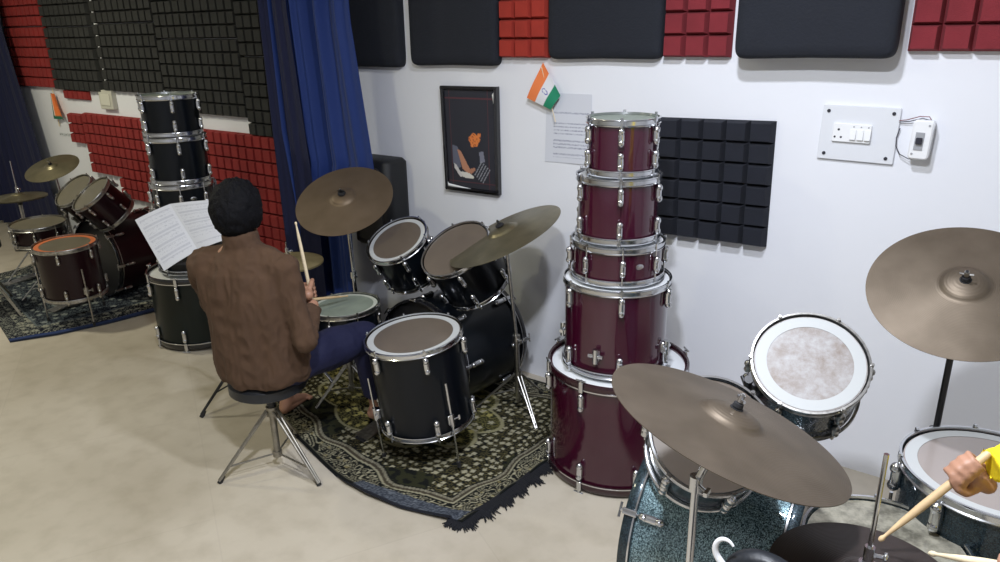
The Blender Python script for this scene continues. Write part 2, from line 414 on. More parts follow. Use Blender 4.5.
mb = MB(); mb.add([(-.165, -.0265, -.225), (-.155, -.0265, -.24), (-.06, -.0265, -.250), (.0, -.0265, -.256), (-.10, -.0265, -.262), (-.166, -.0265, -.258)], [(0, 5, 4, 3, 2, 1)])
mb.add([(.155, -.0265, .235), (.168, -.0265, .252), (.17, -.0265, .22), (.162, -.0265, .19)], [(0, 1, 2, 3)])
s = mb.obj('torn_wrap', M['plastic_bright'], pf, 'shiny torn plastic wrap at the corners')
sm = s.modifiers.new('t', 'SOLIDIFY'); sm.thickness = .0008

# little flags ---------------------------------------------------------
def flag(name_lab, P, card, y, chakra=True, thick=.002):
    """P: quad top-left.. as saffron->green along v"""
    t = thing('paper_flag', name_lab, 'flag', (0, 0, 0))
    ctr = sum((V(p) for p in P), V())/4
    t.location = ctr
    Q = [V(p)-ctr for p in P]
    def cf(u, v):
        if v < .34: return (.82, .22, .07)
        if v > .67: return (.02, .24, .13)
        if chakra:
            dx = (u-.5)*1.5; dy = (v-.505); r = math.hypot(dx, dy)
            if .095 < r < .125 or (r < .095 and abs(math.sin(math.atan2(dy, dx)*6)) > .93): return (.10, .12, .42)
        return (.74, .75, .78)
    sheet('cloth', Q, 48, 48, cf, M['paint'], t, zf=lambda u, v: .004*math.sin(u*5), nrm=(0, -1, 0))
    return t
# the flag hangs as a diagonal rhombus: hoist edge at upper left
yf = YW-.035
fl = flag('small tricolour paper flag on the wall above the notice', [(-2.040, yf, 1.490), (-1.950, yf, 1.655), (-1.853, yf, 1.508), (-1.902, yf, 1.440)], None, yf)
MB().cyl((-.022, .004, .112), (.055, .008, -.14), .0022).obj('flag_stick', M['pale_wood'], fl)
ctrL = thing('paper_flag', 'tiny orange and green flag on far left wall', 'flag', (-6.99, YW-.03, 1.21))
sheet('cloth', [(-.035, 0, .13), (.01, -.01, .12), (.14, -.02, -.09), (-.09, 0, -.09)], 20, 20, lambda u, v: (.80, .20, .05) if u > .34 and v < .88 else ((.72, .70, .62) if u > .28 and v < .9 else (.02, .14, .08)), M['paint'], ctrL, nrm=(0, -1, 0), zf=lambda u, v: .015*math.sin(u*7))
MB().cyl((-.03, .012, .17), (-.06, .018, -.16), .004).obj('flag_stick', M['pale_wood'], ctrL)

def scribble(u, v, rows, x0, x1, seed, dens=.25):
    k = int(v*rows)
    f = v*rows-k
    if not (x0 < u < x1-(.25*abs(noise.noise(V((k*3.7, seed, 0)))))): return 0
    if abs(f-.5) > .22: return 0
    return 1 if noise.noise(V((u*110, k*7.1+f*3, seed))) > dens-.2 else 0
def notice_col(u, v):
    b = (.66, .68, .74)
    if .2 < v < .92 and int(v*20) not in (6, 7, 12, 16, 4) and scribble(u, v, 20, .18, .98, 3, .15): return (.30, .31, .40)
    return b
n = sheet('wall_notice', [(-1.945, YW-.004, 1.515), (-1.70, YW-.004, 1.515), (-1.695, YW-.004, 1.19), (-1.955, YW-.004, 1.185)], 122, 162, notice_col, M['paint'], nrm=(0, -1, 0), zf=lambda u, v: .0015*math.sin(u*6)*math.sin(v*5))
tag(n, 'sheet of paper with rows of writing, taped left of wine tower', 'notice')
n = sheet('wall_writing', [(-7.10, YW-.003, .995), (-6.86, YW-.003, 1.00), (-6.86, YW-.003, .965), (-7.10, YW-.003, .96)], 80, 12,
          lambda u, v: (.25, .27, .27) if noise.noise(V((u*30, v*3, 1))) > .05 and .2 < v < .8 else (.74, .765, .80), M['paint'], nrm=(0, -1, 0))
tag(n, 'small faint line of lettering on the far left wall', 'sticker')

# switch plate --------------------------------------------------------
sp = thing('switch_plate', 'large white switch plate with socket and three switches', 'switch plate', (-.556, YW, 1.412), rot=(0, .012, 0))
MB().rbox((0, -.006, 0), (.268, .205, .012), .004, Matrix.Rotation(PI/2, 3, 'X')).obj('plate', M['plastic_white'], sp)
for x, z in ((-.112, .08), (.112, .082), (-.110, -.08), (.108, -.082)):
    MB().cyl((x, -.011, z), (x, -.015, z), .0065).obj('screw', M['dark_hole'], sp)
md = MB().rbox((-.02, -.016, .002), (.134, .068, .012), .004, Matrix.Rotation(PI/2, 3, 'X')).obj('socket_module', M['plastic_bright'], sp)
for x in (-.012, .014, .040-.001):
    MB().rbox((x-.002, -.0245, -.002), (.021, .038, .008), .002, Matrix.Rotation(PI/2-.12, 3, 'X')).obj('rocker_switch', M['plastic_bright'], md)
    MB().cyl((x-.002, -.021, .027), (x-.002, -.0235, .027), .0028, n=8).obj('indicator', M['plastic_grey'], md)
for x, z, r in ((-.066, .014, .0045), (-.077, -.014, .004), (-.055, -.014, .004)):
    MB().cyl((x, -.021, z), (x, -.0226, z), r, n=10).obj('socket_hole', M['dark_hole'], md)
bb = thing('breaker_box', 'small white breaker box wired beside the switch plate', 'breaker box', (-.340, YW, 1.410), rot=(0, .03, 0))
MB().rbox((0, -.028, 0), (.066, .138, .056), .012, Matrix.Rotation(PI/2, 3, 'X')).obj('case', M['plastic_bright'], bb)
MB().box((-.004, -.0575, -.004), (.028, .004, .062)).obj('window', M['plastic_grey'], bb)
MB().rbox((-.004, -.064, -.002), (.020, .022, .012), .003, Matrix.Rotation(PI/2, 3, 'X')).obj('breaker_lever', M['dark_hole'], bb)
for x, z in ((.020, .052), (-.020, -.050)): MB().cyl((x, -.056, z), (x, -.058, z), .004, n=8).obj('screw', M['plastic_grey'], bb)
MB().tube([(-.088, -.010, .056), (-.060, -.016, .062), (-.02, -.022, .078), (.010, -.022, .079), (.018, -.022, .068)], .0016).obj('wire', M['wire_red'], bb, 'dark red wire')
MB().tube([(-.088, -.010, .051), (-.05, -.018, .058), (-.01, -.026, .073), (.012, -.024, .068)], .0016).obj('wire', M['wire_dark'], bb, 'dark wire')
MB().tube([(-.078, -.010, .03), (-.084, -.012, -.005), (-.080, -.016, -.035), (-.062, -.020, -.062), (-.030, -.024, -.075), (-.004, -.024, -.068)], .0018).obj('wire', M['wire_dark'], bb, 'dark wire')
lsb = thing('switch_box', 'small cream switch box under charcoal foam, far left wall', 'switch box', (-6.09, YW, 1.32))
MB().rbox((0, -.02, 0), (.20, .15, .04), .008, Matrix.Rotation(PI/2, 3, 'X')).obj('box_case', mat('cream_plastic', (.55, .54, .46), .5), lsb)
MB().rbox((0, -.043, 0), (.14, .09, .006), .004, Matrix.Rotation(PI/2, 3, 'X')).obj('cover', mat('pale_cream_plastic', (.66, .65, .55), .4), lsb)
MB().tube([(-.085, -.015, .07), (-.10, -.015, .10)], .005).obj('conduit', M['wire_dark'], lsb)
MB().tube([(.08, -.015, .07), (.085, -.015, .10)], .005).obj('conduit', M['wire_dark'], lsb)

# curtains -------------------------------------------------------------
def curtain(name, lab, x0, x1, ztop, zbot, y, m, xf, folds, amp, ph=0.):
    mb = MB(); nu = 160; nv = 48; vs = []; fs = []
    for s in (0, 1):
        for j in range(nv+1):
            v = j/nv; z = ztop+(zbot-ztop)*v
            for i in range(nu+1):
                u = i/nu; xa, xb = xf(z, x0, x1)
                a = amp*(.55+.45*math.sin(u*3+1+v)); w = 2*PI*folds*(u+.012*math.sin(v*5+u*7))
                yy = y-a*math.sin(w+ph+.5*math.sin(v*2))-.4*a*math.sin(2.3*w+v*1.5)
                vs.append((xa+(xb-xa)*u+.25*a*math.cos(w+ph), yy+s*.003, z))
    W = nu+1; N = W*(nv+1)
    for j in range(nv):
        for i in range(nu):
            q = (j*W+i, (j+1)*W+i, (j+1)*W+i+1, j*W+i+1); fs.append(q); fs.append(tuple(N+k for k in reversed(q)))
    for j in range(nv): fs += [(j*W, j*W+N, (j+1)*W+N, (j+1)*W), (j*W+nu, (j+1)*W+nu, (j+1)*W+nu+N, j*W+nu+N)]
    for i in range(nu): fs += [(i, i+1, i+1+N, i+N), (nv*W+i, nv*W+i+N, nv*W+i+1+N, nv*W+i+1)]
    mb.add(vs, fs); o = mb.obj(name, m, sharp=80)
    return tag(o, lab, 'curtain')
def lerp(a, b, t): return a+(b-a)*t
def xf_main(z, a, b):
    # right edge: hangs straight to z 1.15 and then gathers inwards
    r = b-.095*min(1, max(0, (z-1.12)/.75)) if z > 1.1 else lerp(b, b-.22, min(1, (1.1-z)/.35))
    l = a if z > 1.25 else lerp(a, a+.05, min(1, (1.25-z)/.4))
    return l, r
curtain('curtain', 'royal blue curtain gathered on the wall behind the brown cymbal', -3.54, -2.885, 2.6, .03, 2.79, M['curtain'], xf_main, 3.6, .055, .6)
curtain('curtain', 'dark navy curtain edge behind the royal blue one', -3.60, -3.38, 2.6, .03, 2.72, M['curtain_navy'], lambda z, a, b: (a, b+.09*min(1, max(0, (1.9-z)/1.2))), 2, .02)
def xf_left(z, a, b):
    return a, lerp(-7.47, -7.12, min(1, max(0, (2.0-z)/1.9)))
curtain('curtain', 'dark navy curtain at the far left end of the wall', -8.7, -7.4, 2.7, .03, 2.92, M['curtain_navy'], xf_left, 9, .04)

# wall speaker
ws = thing('wall_speaker', 'black speaker box on wall behind the brown crash cymbal', 'speaker', (-3.01, 2.955, .63))
MB().rbox((0, .0, .25), (.31, .19, .50), .05, None, 6).obj('cabinet', M['speaker_black'], ws, sharp=50)
MB().rbox((0, -.098, .25), (.21, .42, .012), .03, Matrix.Rotation(PI/2, 3, 'X')).obj('grille', M['rubber'], ws)
MB().box((0, .096, .25), (.10, .016, .16)).obj('bracket', M['black_metal'], ws)

# ------------------------------------------------------------------ drums
def lug_mesh(h, w, name='lug', m=None):
    mb = MB()
    mb.rbox((.012, 0, 0), (w, w*.9, h), w*.4, None, 4)
    mb.ell((.015, 0, h*.42), (w*.55, w*.5, w*.6), n=10, m=6)
    mb.ell((.015, 0, -h*.42), (w*.55, w*.5, w*.6), n=10, m=6)
    return mb.mesh(name, m or M['chrome'])
LUG = lug_mesh(.048, .026); LUGL = lug_mesh(.058, .028); LUGD = lug_mesh(.045, .022, 'lug', M['dull_chrome'])

def hoop_mb(R, z0, h, up=True, n=72):
    # flanged steel hoop
    t = .0025
    pr = [(R-.010, z0), (R-.002, z0), (R, z0+h*.15), (R-.003, z0+h*.25), (R-.003, z0+h*.75), (R, z0+h*.88), (R-.001, z0+h), (R-.007, z0+h), (R-.007, z0+h*.3), (R-.010, z0+h*.2)]
    return MB().lathe(pr, n=n, close=True)

def drum(name, label, R, depth, shell, head, pos, n=(0, 0, 1), spin=0., lugs=6, ring=None, kind='tom', legs=None, group=None, chrome='chrome', hoopm=None, top_only=False, reso='head_white', ring_w=.17, leg_up=.30, cat='drum', drop=0.):
    """local z = 0 at the bottom rim, z = depth at the playing rim"""
    nn = V(n).normalized()
    base = V(pos)-nn*depth
    t = thing(name, label, cat, base, group, normal_rot(n, spin))
    CH = M[chrome]; rs = R-.012
    MB().lathe([(rs-.006, .012), (rs, .014), (rs, depth-.016), (rs-.006, depth-.014)], n=72, close=True).obj('shell', shell, t)
    if kind == 'bass':
        hm = hoopm
        for z0 in (0, depth-.036):
            h = MB().lathe([(R-.010, z0), (R-.002, z0), (R, z0+.003), (R, z0+.033), (R-.002, z0+.036), (R-.010, z0+.036)], n=80, close=True).obj('hoop', hm, t)
            MB().lathe([(R-.0005, z0+(.029 if z0 == 0 else .003)), (R+.001, z0+(.029 if z0 == 0 else .003)), (R+.001, z0+(.034 if z0 == 0 else .008)), (R-.0005, z0+(.034 if z0 == 0 else .008))], n=80, close=True).obj('trim_ring', CH, h)
    else:
        for z0 in (0, depth-.026): hoop_mb(R, z0, .026).obj('hoop', CH, t)
    zi = depth-(.010 if kind != 'bass' else .022)
    ri = R-.0105
    MB().lathe([(0, zi), (ri*.5, zi), (ri*.8, zi), (ri-.001, zi), (ri-.001, zi-.002), (0, zi-.002)], n=72).obj('drumhead', head, t)
    if ring:
        w = R*ring_w
        MB().lathe([(ri-w, zi+.0004), (ri-.004, zi+.0004), (ri-.004, zi+.0014), (ri-w, zi+.0014)], n=72, close=True).obj('muffle_ring', ring, t)
    zb = .010 if kind != 'bass' else .022
    MB().lathe([(0, zb), (ri-.001, zb), (ri-.001, zb+.002), (0, zb+.002)], n=72).obj('bottom_head', M[reso], t)
    big = kind in ('floor', 'bass'); lm = (LUGL if big else LUG) if chrome == 'chrome' else LUGD
    lh = .055 if big else .045
    shortd = depth < .20
    if shortd: zs = [depth/2]
    else: zs = [.062 if kind != 'bass' else .085, depth-(.062 if kind != 'bass' else .085)]
    rodm = MB()
    if shortd: rodm.cyl((R-.001, 0, .004), (R-.001, 0, depth-.004), .0032, n=8); rodm.cyl((R-.001, 0, depth-.004), (R-.001, 0, depth+.005), .0048, n=6)
    else:
        L = zs[0]-(.004)
        rodm.cyl((R-.001, 0, 0), (R-.001, 0, L), .0032, n=8); rodm.cyl((R-.001, 0, -.008), (R-.001, 0, .003), .005, n=6); rodm.box((R-.002, 0, .006), (.008, .014, .012))
        if kind == 'bass':
            rodm.rbox((R+.004, 0, .018), (.012, .020, .044), .004); rodm.cyl((R+.006, -.022, -.012), (R+.006, .022, -.012), .004, n=8); rodm.cyl((R+.004, 0, -.014), (R+.004, 0, 0), .006, n=8)
    rme = rodm.mesh('tension_rod', CH)
    for k in range(lugs):
        a = 2*PI*k/lugs
        for i, z in enumerate(zs):
            link('lug', lm, t, (rs*math.cos(a), rs*math.sin(a), z), a)
            r = link('tension_rod', rme, t, (0, 0, 0), a)
            if not shortd and i == 1: r.location = (0, 0, depth); r.rotation_euler = (PI, 0, -a)
    if shortd:   # snare strainer and badge
        a = PI/lugs
        s = MB().box((rs+.012, 0, depth*.5), (.022, .024, depth*.5)).box((rs+.026, 0, depth*.62), (.010, .016, depth*.5)).cyl((rs+.018, -.022, depth*.35), (rs+.018, .022, depth*.35), .006)
        so = s.obj('strainer', CH, t); so.rotation_euler = (0, 0, a+2*PI/lugs*2)
    if kind == 'snare': bd = MB().ell((rs+.0005, 0, depth*.5), (.0015, .017, .011), n=16, m=8).obj('badge', CH, t); bd.rotation_euler = (0, 0, PI/lugs*(1 if not shortd else 1))
    if legs:
        for a in legs:
            L = MB(); rr = rs+.022
            zt = depth*(leg_up+.42)
            L.cyl((rr, 0, -drop+.012), (rr, 0, zt), .0048, n=10)
            lo = L.obj('leg', CH, t); lo.rotation_euler = (0, 0, a)
            ft = MB().cyl((rr, 0, -drop), (rr, 0, -drop+.028), .0085, n=12).obj('rubber_foot', M['rubber'], lo)
            br = MB().rbox((rs+.010, 0, depth*leg_up), (.026, .030, .045), .006).cyl((rr, 0, depth*leg_up-.03), (rr, 0, depth*leg_up+.03), .010).cyl((rr, 0, depth*leg_up), (rr, .032, depth*leg_up), .004).box((rr, .036, depth*leg_up), (.006, .008, .022)).obj('leg_bracket', CH, t)
            br.rotation_euler = (0, 0, a)
    return t

def mount(t, R, depth, a, shellm='chrome', zz=.5):
    b = MB().rbox((R-.004, 0, depth*zz), (.028, .05, .06), .008).cyl((R+.012, 0, depth*zz-.035), (R+.012, 0, depth*zz+.035), .013).cyl((R+.02, -.03, depth*zz), (R+.02, .03, depth*zz), .006)
    o = b.obj('mount_bracket', M[shellm], t); o.rotation_euler = (0, 0, a); return o

# wine tower
TX, TY = -1.275, 2.555
view = math.atan2(-TY, -TX)     # azimuth from tower to the camera side
GT = 'wine red drums stacked in a tower'
def upright(name, label, x, y, z0, depth, R, shell, head, spin, **k):
    return drum(name, label, R, depth, shell, head, (x, y, z0+depth), (0, 0, 1), spin, **k)
w = M['wine_shell']
t = upright('bass_drum', 'large wine red bass drum standing as base of the tower', TX+.006, TY, .012, .485, .293, w, M['head_white'], view+.30, lugs=8, kind='bass', hoopm=M['wine_hoop'], group=GT)
mount(t, .28, .485, -.62+PI/8*2, zz=.62)
t = upright('floor_tom', 'wine red floor tom, second from bottom of the tower', TX-.010, TY-.004, 0.492, .372, .219, w, M['head_white'], view+.10, lugs=6, kind='floor', group=GT)
for a in (-.42, 1.05, -1.9, ): 
    b = MB().rbox((.21, 0, .10), (.026, .030, .045), .008).cyl((.225, 0, .07), (.225, 0, .13), .012).cyl((.225, -.03, .10), (.225, .03, .10), .008).obj('leg_bracket', M['chrome'], t); b.rotation_euler = (0, 0, a)
upright('snare_drum', 'shallow wine red snare drum in the middle of the tower', TX-.012, TY-.004, .868, .155, .188, w, M['head_white'], view+.12, lugs=8, kind='snare', group=GT)
upright('tom_drum', 'wider wine red tom, second from top of the tower', TX-.016, TY-.006, 1.028, .250, .167, w, M['head_white'], view+.06, lugs=6, group=GT)
upright('tom_drum', 'smallest wine red tom on top of the tower', TX-.006, TY-.006, 1.281, .212, .141, w, M['head_grey'], view-.03, lugs=6, group=GT)

# black tower
BX, BY = -4.068, 2.37
vb = math.atan2(-BY, -BX); GK = 'black drums stacked in a tower'; bs = M['black_shell']
upright('bass_drum', 'green-black bass drum standing as base of the black tower', BX, BY, .02, .44, .28, M['green_shell'], M['head_white'], vb+.35, lugs=8, kind='bass', hoopm=M['black_hoop'], group=GK)
upright('floor_tom', 'black floor tom of the left tower behind the sheet music', BX, BY, .462, .36, .205, bs, M['head_white'], vb+.2, lugs=6, kind='floor', group=GK)
upright('snare_drum', 'shallow black snare drum in the left tower above sheet music', BX+.006, BY, .826, .165, .180, bs, M['head_white'], vb-.1, lugs=8, kind='snare', group=GK)
upright('tom_drum', 'black tom, second from top of the left tower', BX+.012, BY, .995, .265, .172, bs, M['head_white'], vb+.05, lugs=6, group=GK)
upright('tom_drum', 'black tom on the very top of the left tower', BX+.0, BY, 1.262, .228, .166, bs, M['head_grey'], vb+.08, lugs=6, group=GK)

# ------------------------------------------------------------------ hardware
def tripod(t, x, y, hub, spread, a0, m, r=.007, collar=.12, feet=3):
    """legs from a sliding hub at height `hub`, feet at radius `spread`"""
    for k in range(feet):
        a = a0+2*PI*k/feet; dx, dy = math.cos(a), math.sin(a)
        L = MB(); f = V((x+dx*spread, y+dy*spread, .014)); h = V((x+dx*.02, y+dy*.02, hub))
        s = V((-dy, dx, 0))*.009
        L.cyl(h+s, f+s*.4, r*.62, n=8).cyl(h-s, f-s*.4, r*.62, n=8)
        lo = L.obj('leg', m, t)
        MB().cyl((f.x, f.y, 0.0005), (f.x-dx*.02, f.y-dy*.02, .03), .012, .008, n=10).obj('rubber_foot', M['rubber'], lo)
        mid = h.lerp(f, .62)
        MB().cyl((x+dx*.014, y+dy*.014, collar), mid, r*.5, n=8).obj('brace', m, t)
    MB().cyl((x, y, hub-.02), (x, y, hub+.025), .019, n=14).obj('hub', m, t)
    MB().cyl((x, y, collar-.012), (x, y, collar+.012), .016, n=14).obj('collar', m, t)

def clamp(mb, p, r, d=(1, 0, 0)):
    p = V(p); d = V(d).normalized()
    mb.cyl(p-V((0, 0, .018)), p+V((0, 0, .018)), r, n=14).cyl(p, p+d*(r+.022), .004, n=8).box(p+d*(r+.024), (.008, .024, .010))

def cym_stand(label, base, top, n, m='chrome', hub=.30, spread=.24, a0=.5, joint=None, felt=True, wing='chrome', lean_h=.95, cat='cymbal stand', nut=.02, lr=.0125):
    bx, by = base; top = V(top); n = V(n).normalized(); MM = M[m]
    t = thing('cymbal_stand', label, cat, (bx, by, 0))
    t0 = MB()
    root = V((bx, by, 0))
    sub = bpy.data.objects
    def L(p): return V(p)-root
    tripod(t, 0, 0, hub, spread, a0, MM)
    tilt = top-n*.055
    jt = V(joint) if joint else V((bx+(tilt.x-bx)*.55, by+(tilt.y-by)*.55, tilt.z*.60))
    a = V((bx, by, .06)); 
    MB().cyl(L(a), L(jt), lr, n=14).obj('lower_tube', MM, t)
    c = MB(); clamp(c, L(jt), lr+.0055, (1, -.6, 0)); c.obj('height_clamp', MM, t)
    MB().cyl(L(jt), L(tilt), .0085, n=12).obj('upper_tube', MM, t)
    MB().ell(L(tilt), (.013, .013, .015), n=12, m=8).cyl(L(tilt)-V((.02, 0, 0)), L(tilt)+V((.02, 0, 0)), .007, n=10).obj('tilter', MM, t)
    MB().cyl(L(tilt), L(top+n*(nut+.03)), .0035, n=8).obj('cymbal_post', MM, t)
    MB().cyl(L(top-n*.012), L(top+n*.001), .014, n=14).cyl(L(top+n*(nut)), L(top+n*(nut+.008)), .0115 if wing != 'black_metal' else .021, .010 if wing != 'black_metal' else .018, n=14).obj('felt', M['felt'], t)
    w = MB().cyl(L(top+n*(nut+.011)), L(top+n*(nut+.027)), .006, n=10)
    fa, fb, _ = frame(n); w.tube([L(top+n*(nut+.018)-fa*.016), L(top+n*(nut+.016)), L(top+n*(nut+.018)+fa*.016)], .0032)
    w.obj('wing_nut', M[wing], t)
    return t

def cymbal(label, R, ctr, n, m, spin=0., bell=.115, rise=.055, name='cymbal', flip=False, group=None):
    """ctr: centre of the rim plane; returns world position of the centre hole"""
    rb = R*.25 if bell else 0; hb = R*.080; hr = R*rise*1.6
    pr = []
    N = 14
    def prof(r):
        if r > rb:
            q = (R-r)/(R-rb); return hr*(q**1.15)
        q = 1-(r/rb)**2; return hr+hb*(max(q, 0)**.62)
    rr = [.006]+[rb*x for x in (.25, .45, .62, .76, .87, .94, 1.0)]+[rb+(R-rb)*x for x in (.06, .15, .3, .45, .6, .75, .88, .97, 1.0)]
    up = [(r, prof(r)) for r in rr]; dn = [(r, prof(r)-.0016) for r in reversed(rr)]
    mb = MB().lathe(up+dn, n=96, close=True)
    o = mb.obj(name, m, sharp=50); nn = V(n).normalized()
    o.rotation_euler = normal_rot(-nn if flip else nn, spin); o.location = V(ctr)
    tag(o, label, 'cymbal', group)
    return V(ctr)+nn*(hr+hb)*(-1 if flip else 1)

# ---- black kit -----------------------------------------------------
BK = M['black_shell']
GB_ = 'drums of the black kit'
drum('bass_drum', 'big black bass drum lying on carpet behind the black floor tom', .29, .46, BK, M['head_black'], (-2.245, 2.400, .302), (-.087, -.996, .0), 0, lugs=8, kind='bass', hoopm=M['black_hoop'], reso='head_black', group=GB_)
n1 = (-.03, -.51, .86)
t = drum('tom_drum', 'smaller black rack tom with white ring, left of the pair', .165, .235, BK, M['head_film'], (-2.496, 2.535, .832), n1, .3, lugs=6, ring=M['ring_white'], ring_w=.15, group=GB_)
mount(t, .165, .235, .25)
n2 = (-.12, -.54, .83)
t = drum('tom_drum', 'black rack tom without ring, partly behind the ride cymbal', .178, .25, BK, M['head_film'], (-2.112, 2.522, .850), n2, .1, lugs=6, group=GB_)
mount(t, .178, .25, PI-.25)
drum('floor_tom', 'black floor tom with white ring on three chrome legs', .213, .42, BK, M['head_film'], (-2.012, 2.108, .592), (-.06, -.09, 1), math.atan2(-2.1, 2.0)+.18, lugs=6, ring=M['ring_white'], kind='floor', ring_w=.15, legs=[.30, 2.25, -1.60], leg_up=.20, drop=.15, group=GB_)
sn = (-2.65, 2.295, .53)
drum('snare_drum', 'black snare drum with grey-green head beside the drummer knee', .178, .14, BK, M['head_grey'], sn, (-.03, -.02, 1), .4, lugs=8, ring=M['ring_grey'], ring_w=.13, kind='snare', chrome='dull_chrome', group=GB_)

# tom holder on bass
th = thing('tom_holder', 'chrome double tom holder on top of the black bass drum', 'tom holder', (-2.30, 2.66, .60))
MB().rbox((0, 0, .012), (.09, .06, .03), .01).obj('base_block', M['chrome'], th)
MB().cyl((0, 0, .02), (0, 0, .16), .013).obj('post', M['chrome'], th)
for s in (-1, 1):
    a = MB().tube([(0, 0, .15), (s*.03, -.005, .165), (s*.05, -.02, .16)], .009); clamp(a, (s*.02, 0, .15), .016, (0, -1, 0)); a.obj('arm', M['chrome'], th)

ca = (-.06, -.40, .90)
cc = (-2.805, 2.495, .998); cn = (.21, -.47, .86)
tp = cymbal('brown crash cymbal tilted up before the blue curtain', .252, cc, cn, M['bronze'])
cym_stand('chrome cymbal stand under the brown crash cymbal by curtain', (-2.80, 2.53), tp, cn, hub=.24, spread=.2, a0=.9, nut=.004, wing='black_metal')
rc = (-1.886, 2.610, .922); rn = (-.32, -.27, .91)
tp = cymbal('olive bronze ride cymbal overlapping the black rack tom', .278, rc, rn, M['bronze_olive'])
cym_stand('tall chrome cymbal stand between black bass and wine tower', (-1.865, 2.675), tp, rn, m='dull_chrome', hub=.20, spread=.21, a0=-.55, joint=(-1.862, 2.66, .40), wing='black_metal', nut=.004)
def hihat(label, labels, ctr, R, m, base, rod_top, hm='chrome', tiltn=(0, 0, 1), spread=.2, a0=.3, clutch=True, hub=.22):
    c = V(ctr)
    for (lb, s) in ((labels[0], 1), (labels[1], -1)):
        cymbal(lb, R, c+V((0, 0, .010 if s > 0 else .002)), tiltn if s > 0 else (0, 0, 1), m, name='hi_hat_cymbal', flip=(s < 0))
    t = thing('hi_hat_stand', label, 'hi-hat stand', (base[0], base[1], 0)); MM = M[hm]
    tripod(t, 0, 0, hub, spread, a0, MM)
    MB().cyl((0, 0, .05), (0, 0, c.z-.045), .012).obj('tube', MM, t)
    MB().cyl((0, 0, c.z-.05), (0, 0, c.z-.030), .018).obj('seat_cup', M['rubber'], t)
    MB().cyl((0, 0, c.z-.05), (0, 0, rod_top), .0038 if hm != 'black_metal' else .0045, n=10).obj('pull_rod', M['chrome'], t)
    z = c.z+R*.165+.012
    k = MB().cyl((0, 0, z), (0, 0, z+.045), .009, n=12).cyl((0, 0, z+.028), (.024, .006, z+.028), .004, n=8).ell((.026, .007, z+.028), (.005, .012, .009), n=8, m=6).cyl((0, 0, z+.002), (0, 0, z+.010), .015, n=12)
    k.obj('clutch', M['chrome'], t)
    MB().box((0, -.12, .02), (.09, .26, .012), Matrix.Rotation(.10, 3, 'X')).box((0, -.24, .012), (.08, .03, .02)).obj('foot_pedal', MM, t)
    MB().cyl((-.03, -.02, .03), (0, 0, .12), .003).cyl((.03, -.02, .03), (0, 0, .12), .003).obj('pedal_chain', MM, t)
    return t
hihat('hi-hat stand on carpet left of the black snare', ('brown top hi-hat cymbal seen behind the drummer shoulder', 'lower hi-hat cymbal of the black kit'), (-3.045, 2.29, .672), .18, mat_cymbal('golden_bronze', (.34, .27, .13), (.44, .36, .19), .45, .5), (-3.045, 2.29), .79)

def snare_stand(label, x, y, z, R, m='chrome', a0=.2):
    t = thing('snare_stand', label, 'snare stand', (x, y, 0)); MM = M[m]
    tripod(t, 0, 0, .20, .20, a0, MM, collar=.07)
    MB().cyl((0, 0, .05), (0, 0, z-.05), .0115).obj('tube', MM, t)
    for k in range(3):
        a = a0+.5+2*PI*k/3; dx, dy = math.cos(a), math.sin(a)
        MB().tube([(0, 0, z-.055), (dx*R*.6, dy*R*.6, z-.03), (dx*(R+.012), dy*(R+.012), z-.008), (dx*(R+.014), dy*(R+.014), z+.02)], .005).obj('basket_arm', MM, t)
    return t
snare_stand('chrome tripod stand under the black snare drum', -2.65, 2.295, .39, .178, 'dull_chrome')

def pedal(label, x, y, az, m='dull_chrome', beater=.24, s=1.):
    t = thing('bass_pedal', label, 'pedal', (x, y, 0), rot=(0, 0, az)); MM = M[m]
    MB().box((0, -.15, .035), (.085, .27, .010), Matrix.Rotation(.17, 3, 'X')).obj('footboard', MM, t)
    MB().box((0, -.15, .006), (.075, .30, .008)).obj('base_plate', M['black_metal'], t)
    for q in (-1, 1): MB().cyl((q*.05, 0, 0), (q*.045, 0, .145), .009).obj('post', MM, t)
    MB().cyl((-.065, 0, .145), (.065, 0, .145), .006).obj('axle', MM, t)
    b = MB().cyl((0, 0, .145), (0, -.05, .145+beater*.8), .004).obj('beater_rod', M['chrome'], t)
    MB().cyl((0, -.075, .145+beater*.8), (0, -.025, .145+beater*.8), .022, .025).obj('beater', M['ring_white'], b)
    MB().tube([(0, -.015, .145), (0, -.02, .06)], .005).obj('chain', MM, t)
    return t
pedal('bass drum pedal on carpet under the black bass drum', -2.292, 2.318, -.087)

# drum stool
st = thing('drum_stool', 'round black drum stool on grey tripod under the drummer', 'stool', (-2.45, 1.67, 0))
MB().lathe([(0, .392), (.145, .392), (.160, .402), (.160, .440), (.145, .455), (0, .460)], n=48).obj('seat', M['vinyl'], st)
DC = mat('worn_grey_metal', (.30, .28, .24), .4, .85, var=.2, vscale=40)
MB().box((0, 0, .385), (.20, .04, .014)).box((0, 0, .385), (.04, .20, .014)).obj('seat_plate', M['black_metal'], st)
ga0 = math.atan2(1.45-1.67, -2.566+2.45)
MB().cyl((0, 0, .06), (0, 0, .388), .0145).obj('column', DC, st)
mb = MB(); clamp(mb, (0, 0, .325), .019, (-1, .2, 0)); mb.obj('height_clamp', M['black_metal'], st)
for k in range(3):
    a = ga0+2*PI*k/3; dx, dy = math.cos(a), math.sin(a)
    f = V((dx*.25, dy*.25, .012)); h = V((dx*.022, dy*.022, .285)); s = V((-dy, dx, 0))*.010
    l = MB().cyl(h+s, f+s*.4, .0058, n=8).cyl(h-s, f-s*.4, .0058, n=8).obj('leg', DC, st)
    MB().cyl((f.x, f.y, .0005), (f.x-dx*.02, f.y-dy*.02, .03), .011, .008, n=10).obj('rubber_foot', M['rubber'], l)
    MB().cyl((dx*.014, dy*.014, .075), h.lerp(f, .80), .0042, n=8).obj('brace', DC, st)
